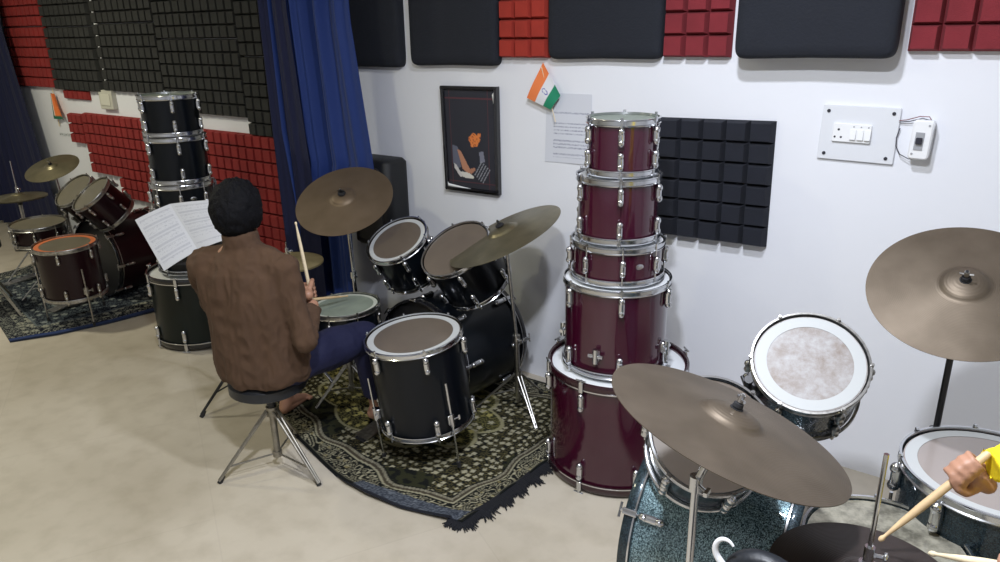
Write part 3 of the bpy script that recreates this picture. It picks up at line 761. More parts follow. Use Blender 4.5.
MB().cyl((0, 0, .262), (0, 0, .305), .024, n=14).obj('hub', DC, st)
MB().cyl((0, 0, .062), (0, 0, .088), .020, n=14).obj('collar', DC, st)

# music stand and sheet book
SX, SY = -3.07, 1.96
ms = thing('music_stand', 'black tripod music stand holding the open sheet music', 'music stand', (SX, SY, 0))
am = math.atan2(1.737-SY, -3.14-SX)
tripod(ms, 0, 0, .26, .235, am, M['black_metal'], r=.008, collar=.15)
MB().tube([(0, 0, .12), (0, 0, .55), (-.06, -.04, .66), (-.16, -.10, .745)], .010).obj('post', M['black_metal'], ms)
MB().box((-.17, -.09, .755), (.20, .012, .012), Matrix.Rotation(.75, 3, 'Z')).obj('book_ledge', M['black_metal'], ms)
MB().cyl((-.16, -.10, .745), (-.30, .02, .93), .006).obj('back_strut', M['black_metal'], ms)
bk = thing('sheet_music_book', 'open white sheet music book on stand before the seated drummer', 'sheet music', (-3.20, 1.89, .80))
def page_col(seed):
    def f(u, v):
        b = (.60, .62, .70)
        if .06 < v < .94 and .08 < u < .93:
            q = v*15; g = q-int(q)
            if g < .55 and noise.noise(V((int(q)*5.3+seed, seed, .3))) > -.35:
                if (g*7) % 1 < .4: b = (.50, .52, .61)
                if noise.noise(V((u*60, int(q)*9.1+g*4, seed))) > .22: b = (.44, .46, .55)
        return b
    return f
B0 = V(bk.location)
LT, ST, SB, LB_ = V((-3.631, 1.834, .926)), V((-3.521, 1.971, .995)), V((-3.202, 1.894, .821)), V((-3.317, 1.770, .728))
RT, RB_ = V((-3.288, 2.051, 1.028)), V((-3.045, 1.965, .885))
bulge = lambda u, v: .012*math.sin(PI*u)
nb = V((.56, -.76, .33))
sheet('page', [p-B0 for p in (LT, ST, SB, LB_)], 70, 100, page_col(1.7), M['paint'], bk, thick=.006, zf=bulge, nrm=nb)
sheet('page', [p-B0 for p in (ST, RT, RB_, SB)], 70, 100, page_col(8.2), M['paint'], bk, thick=.006, zf=bulge, nrm=nb)

# ------------------------------------------------------------------ people
def remesh(name, mb, voxel, sm, m, parent, disp=None, label=None, orig=None):
    o = mb.obj(name+'_src', m)
    r = o.modifiers.new('r', 'REMESH'); r.mode = 'VOXEL'; r.voxel_size = voxel; r.use_smooth_shade = True
    if sm: s = o.modifiers.new('s', 'SMOOTH'); s.iterations = sm; s.factor = .5
    dg = bpy.context.evaluated_depsgraph_get(); me = bpy.data.meshes.new_from_object(o.evaluated_get(dg))
    me.name = name; bpy.data.objects.remove(o)
    if not me.materials: me.materials.append(m)
    for p in me.polygons: p.use_smooth = True
    if disp:
        nn = [v.normal.copy() for v in me.vertices]
        for v, q in zip(me.vertices, nn): v.co = v.co+q*disp(v.co, q)
    me.update()
    n = bpy.data.objects.new(name, me); C.objects.link(n); n.parent = parent
    if label: n['label'] = label
    return n

def hand(mb, g, S, F, sc=1., side=1):
    """fist closed round a stick: g grip centre, S stick axis (towards the thumb side), F from hand towards the wrist"""
    g = V(g); S = V(S).normalized(); F = V(F); F = (F-S*F.dot(S)).normalized(); N = F.cross(S)*side
    P = lambda f, n, s: g+(F*f+N*n+S*s)*sc
    rot = Matrix((F, N, S)).transposed()
    mb.ell(P(.045, .016, -.002), (.040*sc, .016*sc, .038*sc), rot, 16, 10)
    mb.capsule(P(.05, .012, 0), P(.088, .008, 0), .026*sc, .023*sc)
    for k, (s, L, r) in enumerate(((.030, .95, .0086), (.010, 1.05, .0088), (-.010, 1.0, .0086), (-.029, .85, .0075))):
        a = P(.018, .026, s*1.02); b = P(-.018*L, .022, s*1.05); c2 = P(-.024*L, -.004, s*1.0); d = P(-.008, -.019, s*.95); e = P(.012, -.016, s*.92)
        mb.capsule(P(.04, .02, s*.8), a, r*1.1*sc, r*1.08*sc); mb.capsule(a, b, r*1.08*sc, r*sc); mb.capsule(b, c2, r*sc, r*.95*sc); mb.capsule(c2, d, r*.95*sc, r*.9*sc); mb.capsule(d, e, r*.9*sc, r*.8*sc)
    a = P(.062, -.002, .022); b = P(.038, -.014, .042); c2 = P(.008, -.018, .046); d = P(-.014, -.010, .040)
    mb.capsule(a, b, .0125*sc, .0115*sc); mb.capsule(b, c2, .0115*sc, .010*sc); mb.capsule(c2, d, .010*sc, .0085*sc)

def head(mb, c, fwd, s=1.):
    c = V(c); f = V(fwd).normalized(); r = f.cross(V((0, 0, 1))).normalized(); u = r.cross(f)
    rot = Matrix((r, f, u)).transposed(); P = lambda x, y, z: c+(r*x+f*y+u*z)*s
    mb.ell(P(0, -.005, .03), (.074*s, .092*s, .085*s), rot); mb.ell(P(0, .022, -.035), (.056*s, .066*s, .070*s), rot)
    mb.ell(P(0, .055, -.083), (.028*s, .022*s, .018*s), rot)
    mb.capsule(P(0, .083, .012), P(0, .104, -.022), .008*s, .013*s)
    mb.ell(P(-.010, .098, -.028), (.009*s, .009*s, .007*s), rot); mb.ell(P(.010, .098, -.028), (.009*s, .009*s, .007*s), rot)
    mb.capsule(P(-.018, .082, -.054), P(.018, .082, -.054), .007*s, .007*s); mb.capsule(P(-.015, .081, -.064), P(.015, .081, -.064), .007*s, .007*s)
    for q in (-1, 1):
        mb.ell(P(q*.076, -.005, -.008), (.009*s, .019*s, .031*s), rot)
        mb.capsule(P(q*.012, .083, .030), P(q*.045, .073, .028), .008*s, .008*s)
    return P, rot

def rings(mb, rs, n=28):
    """loft of ellipses: (centre, right vector*halfwidth, depth vector*halfdepth)"""
    vs = []; fs = []
    for c, a, b in rs:
        for k in range(n):
            t = 2*PI*k/n; ct, s_ = math.cos(t), math.sin(t)
            vs.append(V(c)+V(a)*math.copysign(abs(ct)**.85, ct)+V(b)*math.copysign(abs(s_)**.85, s_))
    for i in range(len(rs)-1):
        for k in range(n): fs.append((i*n+k, i*n+(k+1) % n, (i+1)*n+(k+1) % n, (i+1)*n+k))
    fs += [tuple(range(n-1, -1, -1)), tuple(range((len(rs)-1)*n, len(rs)*n))]
    mb.add(vs, fs)

def fold(sc, amp, seed=0):
    def f(co, n):
        q = noise.noise(V((co.x*sc+seed, co.y*sc, co.z*sc*.35)))
        w = noise.noise(V((co.x*sc*2.6, co.y*sc*2.6+seed, co.z*sc*1.1)))
        return amp*(q*1.1-abs(w)*.7)
    return f

def person(label, root, J, mats, fwd, tor, cf=.95, sc=1., voxel=.0042):
    t = thing('person', label, 'person', root); R = V(root); j = {k: V(v)-R for k, v in J.items()}
    fwd = V(fwd).normalized(); rt = fwd.cross(V((0, 0, 1))).normalized()
    b = MB(); P, rot = head(b, j['head'], fwd+V((0, 0, -.12)), sc)
    b.capsule(j['neck'], j['head']-V((0, 0, .05)), .056*sc, .050*sc)
    rings(b, [(c-R, rt*w*.86, fwd*d*.8) for c, w, d in [(V(x[0]), x[1], x[2]) for x in tor[1:]]])
    for s in 'RL':
        b.capsule(j['sh'+s], j['el'+s], .042*sc, .036*sc); b.capsule(j['el'+s], j['wr'+s], .036*sc, .025*sc)
        b.capsule(j['hip'+s], j['kn'+s], .068*sc, .050*sc); b.capsule(j['kn'+s], j['an'+s], .048*sc, .033*sc)
        ft = V(J['toe'+s])-R; an = j['an'+s]; hl = an+(an-ft).normalized()*.03; hl.z = ft.z+.008
        b.capsule(hl+V((0, 0, .012)), an, .028*sc, .033*sc); b.capsule(an-V((0, 0, .02)), ft+V((0, 0, .004)), .032*sc, .018*sc); b.capsule(hl+V((0, 0, .01)), ft, .028*sc, .018*sc)
        sd = (ft-an).cross(V((0, 0, 1))).normalized()
        for k in range(5):
            o = sd*(k-2)*.0155; d = (ft-an); d.z = 0; d.normalize()
            b.capsule(ft+o, ft+o+d*(.030-.004*abs(k-1)), .0095, .0085)
        hand(b, j['g'+s], J['stick'+s], j['wr'+s]-j['g'+s], sc*.95, 1 if s == 'R' else -1)
    body = remesh('body', b, voxel, 3, M[mats[0]], t)
    for q in (-1, 1):
        e = MB().ell(P(q*.030, .072, .012), (.013*sc, .012*sc, .011*sc)).obj('eye', M['eye'], t)
        MB().ell(P(q*.030, .0815, .012), (.006*sc, .004*sc, .006*sc)).obj('pupil', M['rubber'], e)
        MB().tube([P(q*.014, .090, .034), P(q*.030, .089, .040), P(q*.048, .078, .034)], .003).obj('eyebrow', M['hair'], t)
    # hair: cap over crown and nape, open at the face
    h = MB(); n_, m_ = 110, 64; vs = []; fs = []
    for i in range(m_+1):
        th_ = PI*i/m_
        for k in range(n_):
            a = 2*PI*k/n_; x = math.sin(th_)*math.cos(a); y = math.sin(th_)*math.sin(a); z = math.cos(th_)
            face = max(0, y-.35)*max(0, .45-z)
            r = 1.0 - .42*min(1, face*3.2) - (.30 if z < -.55 and y > 0 else 0)*min(1, (-.55-z)*4)*min(1, max(0, y*3))
            nz = .05*noise.noise(V((x*4+3, y*4, z*4)))+.045*noise.noise(V((x*13+2, y*13, z*6)))+.03*noise.noise(V((x*26, y*26, z*9)))
            low = .90+.10*min(1, max(0, (z+1)/.75))
            r = r*(1+nz)*low
            vs.append(P(x*.096*r, -.014+y*.108*r, .014+z*.124*r))
    for i in range(m_):
        for k in range(n_): fs.append((i*n_+k, (i+1)*n_+k, (i+1)*n_+(k+1) % n_, i*n_+(k+1) % n_))
    h.add(vs, fs); h.obj('hair', M['hair'], t, sharp=180)
    # shirt
    s_ = MB(); rings(s_, [(V(c)-R, rt*w, fwd*d) for c, w, d in tor])
    for s in 'RL':
        ns = V(J['neck'])-R
        s_.capsule(ns-V((0, 0, .045)), j['sh'+s]-V((0, 0, .005)), .066*sc, .070*sc); s_.capsule(j['sh'+s], j['el'+s], .066*sc, .054*sc)
        cuff = j['el'+s].lerp(j['wr'+s], cf)
        s_.cyl(j['el'+s], cuff, .058*sc, .043*sc, n=20); s_.ell(j['el'+s], (.056*sc,)*3)
    s_.lathe([(.066*sc, -.04), (.074*sc, .0), (.070*sc, .045), (.056*sc, .048), (.050*sc, -.04)], j['neck']-V((0, 0, .002)), (0, 0, 1), 24, close=True)
    remesh('shirt', s_, .0075, 2, M[mats[1]], t, fold(13, .016))
    p_ = MB(); hp = (j['hipR']+j['hipL'])/2
    rings(p_, [(hp+V((0, 0, -.075)), rt*.12*sc, fwd*.10*sc), (hp+V((0, 0, -.05)), rt*.165*sc, fwd*.13*sc), (hp+V((0, 0, .03)), rt*.165*sc, fwd*.125*sc), (hp+V((0, 0, .12)), rt*.145*sc, fwd*.11*sc)])
    for s in 'RL':
        p_.capsule(j['hip'+s], j['kn'+s], .098*sc, .080*sc); p_.cyl(j['kn'+s], j['kn'+s].lerp(j['an'+s], .84), .070*sc, .056*sc, n=18); p_.ell(j['kn'+s], (.070*sc,)*3)
    remesh('trousers', p_, .009, 3, M[mats[2]], t, fold(12, .009, 4))
    return t

J1 = dict(head=(-2.468, 1.655, 1.150), neck=(-2.462, 1.635, 1.040),
          shR=(-2.290, 1.690, .950), elR=(-2.195, 1.690, .675), wrR=(-2.268, 1.800, .762), gR=(-2.326, 1.842, .800), stickR=(-.095, .012, .50),
          shL=(-2.615, 1.560, .940), elL=(-2.775, 1.66, .720), wrL=(-2.738, 1.945, .640), gL=(-2.727, 2.02, .612), stickL=(.063, .375, -.067),
          hipR=(-2.360, 1.705, .510), knR=(-2.315, 2.100, .500), anR=(-2.315, 2.15, .13), toeR=(-2.305, 2.27, .085),
          hipL=(-2.520, 1.640, .510), knL=(-2.730, 2.020, .485), anL=(-2.80, 2.005, .10), toeL=(-2.83, 2.13, .028))
T1 = [((-2.430, 1.655, .462), .180, .145), ((-2.430, 1.655, .50), .192, .155), ((-2.435, 1.650, .60), .188, .150), ((-2.440, 1.640, .72), .188, .138), ((-2.447, 1.635, .84), .196, .128), ((-2.452, 1.632, .93), .190, .112), ((-2.458, 1.632, .985), .135, .090), ((-2.462, 1.635, 1.035), .068, .064)]
person('person in brown shirt seated on stool, back turned, drumming on black kit', (-2.45, 1.67, 0), J1, ('skin', 'brown_cloth', 'navy_cloth'), (-.36, .93, 0), T1)
def stick(label, tip, butt, m='wood'):
    tip = V(tip); butt = V(butt); d = (tip-butt).normalized(); L = (tip-butt).length
    mb = MB().lathe([(0, 0), (.0055, .002), (.0072, .008), (.0075, L*.6), (.0062, L-.06), (.0035, L-.022), (.0030, L-.014), (.0050, L-.008), (.0050, L-.004), (.003, L), (0, L)], (0, 0, 0), d, 14)
    o = mb.obj('drumstick', M[m]); o.location = butt; return tag(o, label, 'drumstick')
g = V(J1['gR']); d = V(J1['stickR']).normalized()
stick('upright drumstick in right hand of person in brown shirt', g+d*.29, g-d*.06, 'pale_wood')
stick('drumstick lying across black kit snare, held in left hand', (-2.672, 2.345, .552), (-2.737, 1.958, .622), 'wood')

J2 = dict(head=(.54, 1.44, 1.42), neck=(.54, 1.44, 1.285),
          shR=(.46, 1.580, 1.19), elR=(.24, 1.635, 1.11), wrR=(.052, 1.446, 1.066), gR=(.002, 1.408, 1.049), stickR=(-.118, -.070, -.170),
          shL=(.46, 1.30, 1.18), elL=(.150, 1.425, .980), wrL=(.145, 1.27, 1.005), gL=(.103, 1.222, 1.010), stickL=(-.130, .063, -.072),
          hipR=(.66, 1.51, .66), knR=(.34, 1.60, .60), anR=(.33, 1.63, .14), toeR=(.21, 1.64, .05),
          hipL=(.66, 1.33, .66), knL=(.38, 1.18, .60), anL=(.37, 1.16, .12), toeL=(.26, 1.15, .04))
T2 = [((.68, 1.42, .58), .165, .125), ((.68, 1.42, .66), .165, .125), ((.66, 1.425, .82), .15, .115), ((.60, 1.43, 1.0), .155, .105), ((.555, 1.44, 1.14), .15, .10), ((.545, 1.44, 1.21), .11, .08), ((.54, 1.44, 1.26), .06, .06)]
person('person in yellow shirt reaching in from right edge, holding two drumsticks', (.68, 1.42, 0), J2, ('skin_dark', 'yellow_cloth', 'navy_cloth'), (-1, 0, 0), T2, cf=1.12, sc=.80)
g = V(J2['gR']); d = V(J2['stickR']).normalized()
stick('drumstick in front hand in yellow sleeve, pointing at hi-hat clutch', g+d*.205, g-d*.05, 'wood')
g = V(J2['gL']); d = V(J2['stickL']).normalized()
stick('pale drumstick entering at the bottom right corner of photo', g+d*.16, g-d*.08, 'pale_wood')
st2 = thing('drum_stool', 'black drum stool under the person in yellow shirt', 'stool', (.70, 1.42, 0))
MB().lathe([(0, .49), (.155, .49), (.165, .50), (.165, .555), (.15, .575), (0, .58)], n=40).obj('seat', M['vinyl'], st2)
MB().cyl((0, 0, .06), (0, 0, .49), .0145).obj('column', M['chrome'], st2)
tripod(st2, 0, 0, .30, .24, .4, M['chrome'])

# ------------------------------------------------------------------ carpets
def interp(P, u):
    # piecewise linear curve with even chord parameter, smoothed
    L = [0]
    for a, b in zip(P, P[1:]): L.append(L[-1]+math.dist(a, b))
    t = u*L[-1]
    for i in range(len(P)-1):
        if t <= L[i+1] or i == len(P)-2:
            f = (t-L[i])/(L[i+1]-L[i]); return V((P[i][0]+(P[i+1][0]-P[i][0])*f, P[i][1]+(P[i+1][1]-P[i][1])*f, 0))
def carpet(name, label, near, far, W, D, nu, nv, colf, zf, sharp_side=None):
    mb = MB(); vs = []; cols = []
    for s in (0, 1):
        for j in range(nv+1):
            v = j/nv
            for i in range(nu+1):
                u = i/nu; a = interp(near, u); b = interp(far, u); p = a.lerp(b, v); 
                p.z = (.009+zf(u*W, v*D)) if s == 0 else .0008+max(0, zf(u*W, v*D)-.002)
                vs.append(p); cols.append(colf(u*W, v*D) if s == 0 else (.03, .035, .05))
    Wd = nu+1; N = Wd*(nv+1); fs = []
    for j in range(nv):
        for i in range(nu):
            q = (j*Wd+i, j*Wd+i+1, (j+1)*Wd+i+1, (j+1)*Wd+i); fs.append(q); fs.append(tuple(N+k for k in reversed(q)))
    per = [i for i in range(nu)]+[j*Wd+nu for j in range(nv)]+[nv*Wd+i for i in range(nu, 0, -1)]+[j*Wd for j in range(nv, 0, -1)]
    for k in range(len(per)): x, y = per[k], per[(k+1) % len(per)]; fs.append((y, x, x+N, y+N))
    mb.add(vs, fs); t = thing(name, label, 'carpet', (0, 0, 0))
    me = mb.mesh('pile', M['carpet']); at = me.color_attributes.new('paint', 'FLOAT_COLOR', 'POINT')
    for i, cc in enumerate(cols): at.data[i].color = (*cc, 1)
    o = bpy.data.objects.new('pile', me); C.objects.link(o); o.parent = t
    return t, o
def h2(i, j, s=0):
    x = math.sin(i*127.1+j*311.7+s*74.7)*43758.5453; return x-math.floor(x)
def flowers(s, t, cell, r, petals=5, seed=0, dens=.8):
    i0, j0 = int(math.floor(s/cell)), int(math.floor(t/cell)); best = 0
    for i in (i0-1, i0, i0+1):
        for j in (j0-1, j0, j0+1):
            if h2(i, j, seed+5) > dens: continue
            cx = (i+.25+.5*h2(i, j, seed))*cell; cy = (j+.25+.5*h2(i, j, seed+1))*cell
            dx, dy = s-cx, t-cy; d = math.hypot(dx, dy)
            if d > r*1.4: continue
            a = math.atan2(dy, dx)+h2(i, j, seed+2)*6
            rr = r*(.62+.42*abs(math.cos(a*petals/2)))*(.7+.5*h2(i, j, seed+3))
            if d < rr: best = max(best, 2 if d < rr*.3 else 1)
    return best
def scroll(s, t, k, seed=0):
    a = noise.noise(V((s*k+seed, t*k, .5)))*3.0
    return abs((a*3.2) % 1-.5) < .16
W1, D1 = 1.95, 1.2
def rug1(s, t):
    dk = (.007, .008, .007); cr = (.36, .335, .23); ol = (.026, .027, .013)
    if 1.42 < s < 1.93 and t < .050+.05*max(0, (s-1.42)/.5)+.008*math.sin(s*13):      # turned-over underside of the corner
        if t < .008: return (.02, .022, .03)
        return (.13, .145, .17) if scroll(s, t*1.4, 17, 3) else (.04, .047, .062)
    dn = t; dr = W1-s; df = D1-t; dl = s; d = min(dn, dr, df, dl)
    if d < .010: return dk
    if d < .018: return (.10, .095, .07)
    al = s if (d == dn or d == df) else t
    m = d-.022*(math.sin(al*11)+.5*math.sin(al*23+1))*min(1, d/.09)      # meandering bands
    if m < .105:
        if scroll(s, t, 13, 2): return cr if h2(int(s*90), int(t*90)) > .25 else (.20, .18, .12)
        return (.20, .17, .08) if flowers(s, t, .05, .012, 5, 2, .5) else dk
    if m < .112: return dk
    if m < .122: return (.30, .28, .19)
    if m < .136: return (.055, .045, .030)
    if m < .150: return (.27, .25, .18) if int((s+t)*170) % 2 else (.12, .11, .08)
    if m < .158: return dk
    cx, cy = s-.95, t-.62; rad = math.hypot(cx*.62, cy)
    ww = .05*abs(math.sin(math.atan2(cy, cx*.62)*5))
    if abs(rad-(.33+ww)) < .007: return (.27, .25, .14)
    if rad < .33+ww:
        if flowers(s, t, .05, .018, 5, 9, .85): return (.33, .29, .10) if h2(int(s*8), int(t*8)) > .4 else cr
        if scroll(s, t, 14, 2): return (.17, .15, .05)
        return ol if noise.noise(V((s*4, t*4, 2))) > 0 else dk
    n = noise.noise(V((s*3.1, t*3.1, 6)))
    if n > .12: return ol if noise.noise(V((s*30, t*30, 1))) > -.1 else dk        # plain dark patches
    if flowers(s, t, .036, .0125, 4, 4, .85): return cr
    return (.10, .085, .035) if scroll(s, t, 19, 7) else dk
near1 = [(-3.42, 2.20), (-3.15, 2.09), (-2.931, 1.989), (-2.737, 1.917), (-2.537, 1.855), (-2.336, 1.801), (-2.113, 1.743), (-1.981, 1.732), (-1.803, 1.751), (-1.60, 1.80), (-1.532, 1.812)]
far1 = [(-3.35, 2.98), (-2.5, 3.0), (-1.9, 2.99), (-1.62, 2.95), (-1.46, 2.72)]
def z1(s, t):
    e = .018*max(0, 1-t/.09)*(1 if 1.3 < s < 1.9 else .35)*(math.sin(s*14)*.35+.75)
    r = .012*max(0, 1-(W1-s)/.10)*(.6+.5*math.sin(t*22))
    return max(0, .003+.003*math.sin(s*9+t*5)+e+r)
ct, co = carpet('carpet', 'dark floral carpet under the black drum kit', near1, far1, W1, D1, 400, 250, rug1, z1)
mb = MB()
for k in range(230):
    v = (k+random.random()*.8)/230*.62; a = interp(near1, 1).lerp(interp(far1, 1), v)
    a.x += (-1.457+1.50)*math.sin(min(1, v/.62)*PI)*.55
    L = random.uniform(.02, .045)*(1+.5*math.sin(k*.16)); d = V((1, random.uniform(-.7, .35)-.25, 0)).normalized()
    mb.tube([a+V((-.03, 0, .016)), a+d*.012+V((0, 0, .012)), a+d*L+V((0, random.uniform(-.01, .01), .004))], .003, 5, [.0055, .0045, .0015])
for k in range(34):
    u = .965+.035*k/34; a = interp(near1, min(1, u)); L = random.uniform(.015, .04)
    mb.tube([a+V((0, .02, .015)), a+V((.01, -.01, .01)), a+V((random.uniform(-.01, .03), -L, .004))], .003, 5, [.0055, .0045, .0015])
fr = mb.obj('fringe', M['fringe'], ct, 'dark shaggy fringe'); fr['kind'] = 'stuff'
W2, D2 = 1.55, 1.7
def rug2(s, t):
    dk = (.006, .008, .016); cr = (.30, .30, .24); bl = (.03, .05, .14); gr = (.10, .12, .13)
    d = min(t, s, W2-s, D2-t)
    if t < .045: return bl if t > .008 else (.02, .03, .07)
    if d < .10: return (.23, .235, .20) if scroll(s, t, 26, 1) else dk
    if d < .20: return cr if flowers(s, t, .075, .026, 6, 1, .95) == 1 else ((.16, .17, .15) if scroll(s, t, 18, 5) else dk)
    if d < .215: return gr
    if flowers(s, t, .08, .024, 5, 6, .8): return (.20, .22, .21)
    return (.09, .11, .12) if scroll(s, t, 17, 9) else dk
near2 = [(-4.990, 1.60), (-4.86, 1.82), (-4.775, 2.10), (-4.71, 2.42), (-4.60, 2.98)]
far2 = [(-6.55, 1.95), (-6.60, 2.3), (-6.6, 3.0)]
carpet('carpet', 'navy patterned carpet with blue edge under the plum drum kit', near2, far2, W2, D2, 220, 240, rug2, lambda s, t: max(0, .002+.003*math.sin(s*8)+.004*math.sin(t*7+s)))

# ------------------------------------------------------------------ plum kit, far left
PL = M['plum_shell']; DCm = 'dull_chrome'; GL = 'drums of the plum kit at far left'
drum('bass_drum', 'plum bass drum on navy carpet at the far left', .28, .44, PL, M['head_black'], (-5.317, 2.36, .295), (.052, -.998, 0), 0, lugs=8, kind='bass', hoopm=M['black_hoop'], chrome=DCm, reso='head_black', group=GL)
nt_ = (-.10, -.61, .78)
drum('tom_drum', 'right plum rack tom at the far left', .152, .235, PL, M['head_tan'], (-5.152, 2.33, .798), nt_, .2, lugs=6, chrome=DCm, group=GL)
drum('tom_drum', 'left plum rack tom at the far left, behind its twin', .150, .22, PL, M['head_tan'], (-5.50, 2.375, .775), (.02, -.62, .78), .5, lugs=6, chrome=DCm, group=GL)
drum('floor_tom', 'plum floor tom with orange ring on the navy carpet', .192, .36, PL, M['head_tan'], (-4.98, 2.035, .549), (.03, -.03, 1), .35, lugs=6, ring=M['ring_orange'], ring_w=.17, kind='floor', chrome=DCm, legs=[-.45, 1.6, 3.7], leg_up=.2, drop=.17, group=GL)
drum('snare_drum', 'plum snare drum at far left beneath the hi-hat', .183, .15, PL, M['head_tan'], (-5.663, 2.168, .562), (.04, -.03, 1), .2, lugs=8, kind='snare', chrome=DCm, group=GL)
snare_stand('tripod stand under the plum snare drum', -5.663, 2.168, .41, .183, DCm)
th = thing('tom_holder', 'double tom holder on top of the plum bass drum', 'tom holder', (-5.33, 2.62, .575))
MB().rbox((0, 0, .012), (.09, .06, .03), .01).obj('base_block', M[DCm], th)
MB().cyl((0, 0, .02), (0, 0, .15), .013).obj('post', M[DCm], th)
for s in (-1, 1): MB().tube([(0, 0, .14), (s*.05, -.03, .155), (s*.09, -.10, .14)], .009).obj('arm', M[DCm], th)
tp = cymbal('olive crash cymbal on far left beside the tiny flag', .190, (-5.885, 2.433, .885), (.17, -.34, .93), M['bronze_olive'])
cym_stand('cymbal stand of the plum kit at far left', (-5.84, 2.47), tp, (.17, -.34, .93), m=DCm, hub=.22, spread=.2, a0=2.2, nut=.004)
hihat('hi-hat stand with tall rod at the far left edge', ('top hi-hat cymbal at far left edge above plum snare', 'lower hi-hat cymbal at far left edge'), (-6.22, 2.29, .645), .195, M['bronze_olive'], (-6.22, 2.29), .93, hm=DCm)
pedal('bass drum pedal of the plum kit behind orange-ringed floor tom', -5.325, 2.27, .052)
st3 = thing('drum_stool', 'drum stool cut off by the left edge of photo', 'stool', (-5.68, 1.76, 0))
MB().lathe([(0, .45), (.14, .45), (.15, .46), (.15, .50), (.14, .52), (0, .525)], n=40).obj('seat', M['vinyl'], st3)
MB().cyl((0, 0, .06), (0, 0, .45), .0145).obj('column', DC, st3)
tripod(st3, 0, 0, .36, .30, .25, DC)

# ------------------------------------------------------------------ teal kit, right
TE = M['teal_shell']; GTe = 'drums of the teal kit'
drum('bass_drum', 'teal sparkle bass drum in the bottom foreground', .29, .465, TE, M['head_clear'], (-.342, 1.947, .302), (.998, .05, 0), .25, lugs=8, kind='bass', hoopm=M['teal_dark'], group=GTe)
mount_n = (.31, -.59, .74)
t = drum('tom_drum', 'teal rack tom mostly hidden under the big tilted cymbal', .165, .20, M['teal_dark'], M['head_film'], (-.562, 1.70, .792), mount_n, .25, lugs=6, group=GTe)
t = drum('tom_drum', 'dark teal rack tom with worn white head, near the wall', .166, .215, M['teal_dark'], M['head_worn'], (-.425, 2.100, .880), (.18, -.60, .78), .35, lugs=6, ring=M['ring_white'], ring_w=.22, chrome=DCm, group=GTe)
mount(t, .166, .215, PI+.35, 'black_metal', .72)
drum('floor_tom', 'dark teal floor tom with white ring at right edge', .213, .42, M['teal_dark'], M['head_clear'], (.062, 1.95, .776), (0, 0, 1), .3, lugs=8, ring=M['ring_white'], ring_w=.15, kind='floor', legs=[.5, 2.6, 4.7], leg_up=.15, drop=.355, group=GTe)
drum('snare_drum', 'snare drum with dirty mottled head at bottom right', .183, .14, M['teal_shell'], M['head_patina'], (-.118, 1.653, .673), (.02, -.02, 1), .3, lugs=8, kind='snare', group=GTe)
snare_stand('tripod stand under the mottled snare drum', -.118, 1.653, .535, .183)
th = thing('tom_holder', 'black tom holder on top of the teal bass drum', 'tom holder', (-.56, 1.96, .595))
MB().rbox((0, 0, .012), (.09, .07, .03), .01).obj('base_block', M['chrome'], th)
MB().cyl((0, 0, .02), (0, 0, .19), .013).obj('post', M['black_metal'], th)
MB().tube([(0, 0, .15), (-.01, -.05, .14), (-.03, -.10, .11)], .010).obj('arm', M['black_metal'], th)
MB().tube([(0, 0, .16), (.02, .05, .18), (.03, .10, .17)], .010).obj('arm', M['black_metal'], th)
tn = (.265, .235, .935)
tp = cymbal('large worn bronze cymbal in the foreground over the teal bass drum', .254, (-.412, 1.342, 1.036), tn, M['bronze_grey'])
cym_stand('chrome cymbal stand before the teal bass drum', (-.463, 1.33), tp, tn, hub=.26, spread=.24, a0=.4, joint=(-.465, 1.33, .885), nut=.004, lr=.0085)
rn_ = (.01, -.52, .85)
tp = cymbal('large dull bronze cymbal at right edge against the wall', .229, (-.088, 2.154, 1.152), rn_, M['bronze_grey'])
cym_stand('black cymbal stand under the right-hand bronze cymbal', (-.088, 2.17), tp, rn_, m='black_metal', hub=.26, spread=.22, a0=.9, joint=(-.088, 2.163, .72), nut=.004, wing='dull_chrome')
hihat('hi-hat stand with long chrome rod at bottom right', ('dark brown hi-hat cymbal at the bottom edge', 'lower dark hi-hat cymbal at the bottom edge'), (-.114, 1.258, .845), .166, M['bronze_dark'], (-.114, 1.258), 1.12, hm='black_metal')
pedal('bass drum pedal of the teal kit', -.30, 1.94, PI/2+.05)
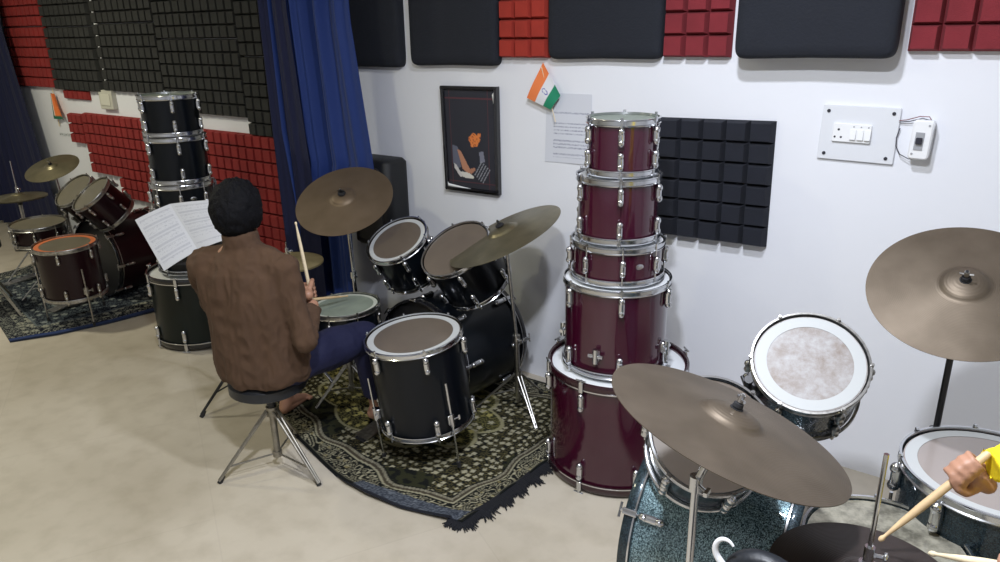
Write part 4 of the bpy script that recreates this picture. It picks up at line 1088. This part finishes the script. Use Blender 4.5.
# black padded chair back with a white curled hook
ch = thing('folding_chair', 'black padded chair back with white curled hook, bottom edge', 'chair', (-.243, 1.080, 0))
mb = MB(); mb.rbox((0, 0, .845), (.15, .25, .035), .072, Matrix.Rotation(PI/2, 3, 'X'), 8); br = mb.obj('backrest', M['vinyl'], ch, sharp=50)
MB().rbox((.06, -.16, .45), (.36, .34, .045), .04).obj('seat', M['vinyl'], ch)
for sx in (-1, 1):
    MB().tube([(.0+sx*.05, .01, .78), (.02+sx*.10, .02, .47), (.06+sx*.16, .06, .01)], .010).obj('leg', M['black_metal'], ch)
    MB().tube([(.06+sx*.15, .0, .44), (.06+sx*.16, -.34, .01)], .010).obj('leg', M['black_metal'], ch)
MB().tube([(-.015, -.022, .83), (-.032, -.022, .885), (-.048, -.021, .912)]+[(-.066+.020*math.cos(a)*(1-.22*k/14), -.018, .962-.0+.026*math.sin(a)*(1-.22*k/14)) for k, a in [(k, math.radians(232-k*13.5)) for k in range(15)]], .004, 10, [.008, .0075, .007]+[.0062-.00028*k for k in range(15)]).obj('hook', M['plastic_bright'], ch, 'white curled hook')

# ------------------------------------------------------------------ light, camera, view
def area(name, loc, energy, size, col, rot=(0, 0, 0), sy=None):
    l = bpy.data.lights.new(name, 'AREA'); l.energy = energy; l.size = size; l.color = col
    if sy: l.shape = 'RECTANGLE'; l.size_y = sy
    o = bpy.data.objects.new(name, l); C.objects.link(o); o.location = loc; o.rotation_euler = rot; return o
area('ceiling_lamp', (-.55, .55, 2.85), 68, .14, (.88, .92, 1.0))
area('ceiling_lamp', (-.75, 1.62, 2.85), 38, .12, (.86, .90, 1.0))
area('ceiling_lamp', (-3.0, .55, 2.85), 15, .2, (1.0, .95, .66))
area('ceiling_lamp', (-5.9, 1.25, 2.85), 44, .2, (1.0, .96, .76))
wd = bpy.data.worlds.new('World'); bpy.context.scene.world = wd; wd.use_nodes = True
wd.node_tree.nodes['Background'].inputs['Color'].default_value = (.6, .65, .7, 1); wd.node_tree.nodes['Background'].inputs['Strength'].default_value = .3

cam = bpy.data.cameras.new('Camera'); co = bpy.data.objects.new('Camera', cam); C.objects.link(co)
cam.sensor_width = 36; cam.lens = 735*36/1000; cam.clip_start = .02
Rm = Matrix(((.80957485, -.17867069, .55916487), (.58674577, .27523256, -.76156185), (-.0178316, .94462894, .32765562)))
co.matrix_world = Matrix.Translation((0, 0, 1.82)) @ Rm.to_4x4()
sc = bpy.context.scene; sc.camera = co
sc.view_settings.view_transform = 'Standard'; sc.view_settings.look = 'None'; sc.view_settings.gamma = 1; sc.view_settings.use_curve_mapping = False
sc.view_settings.exposure = .05
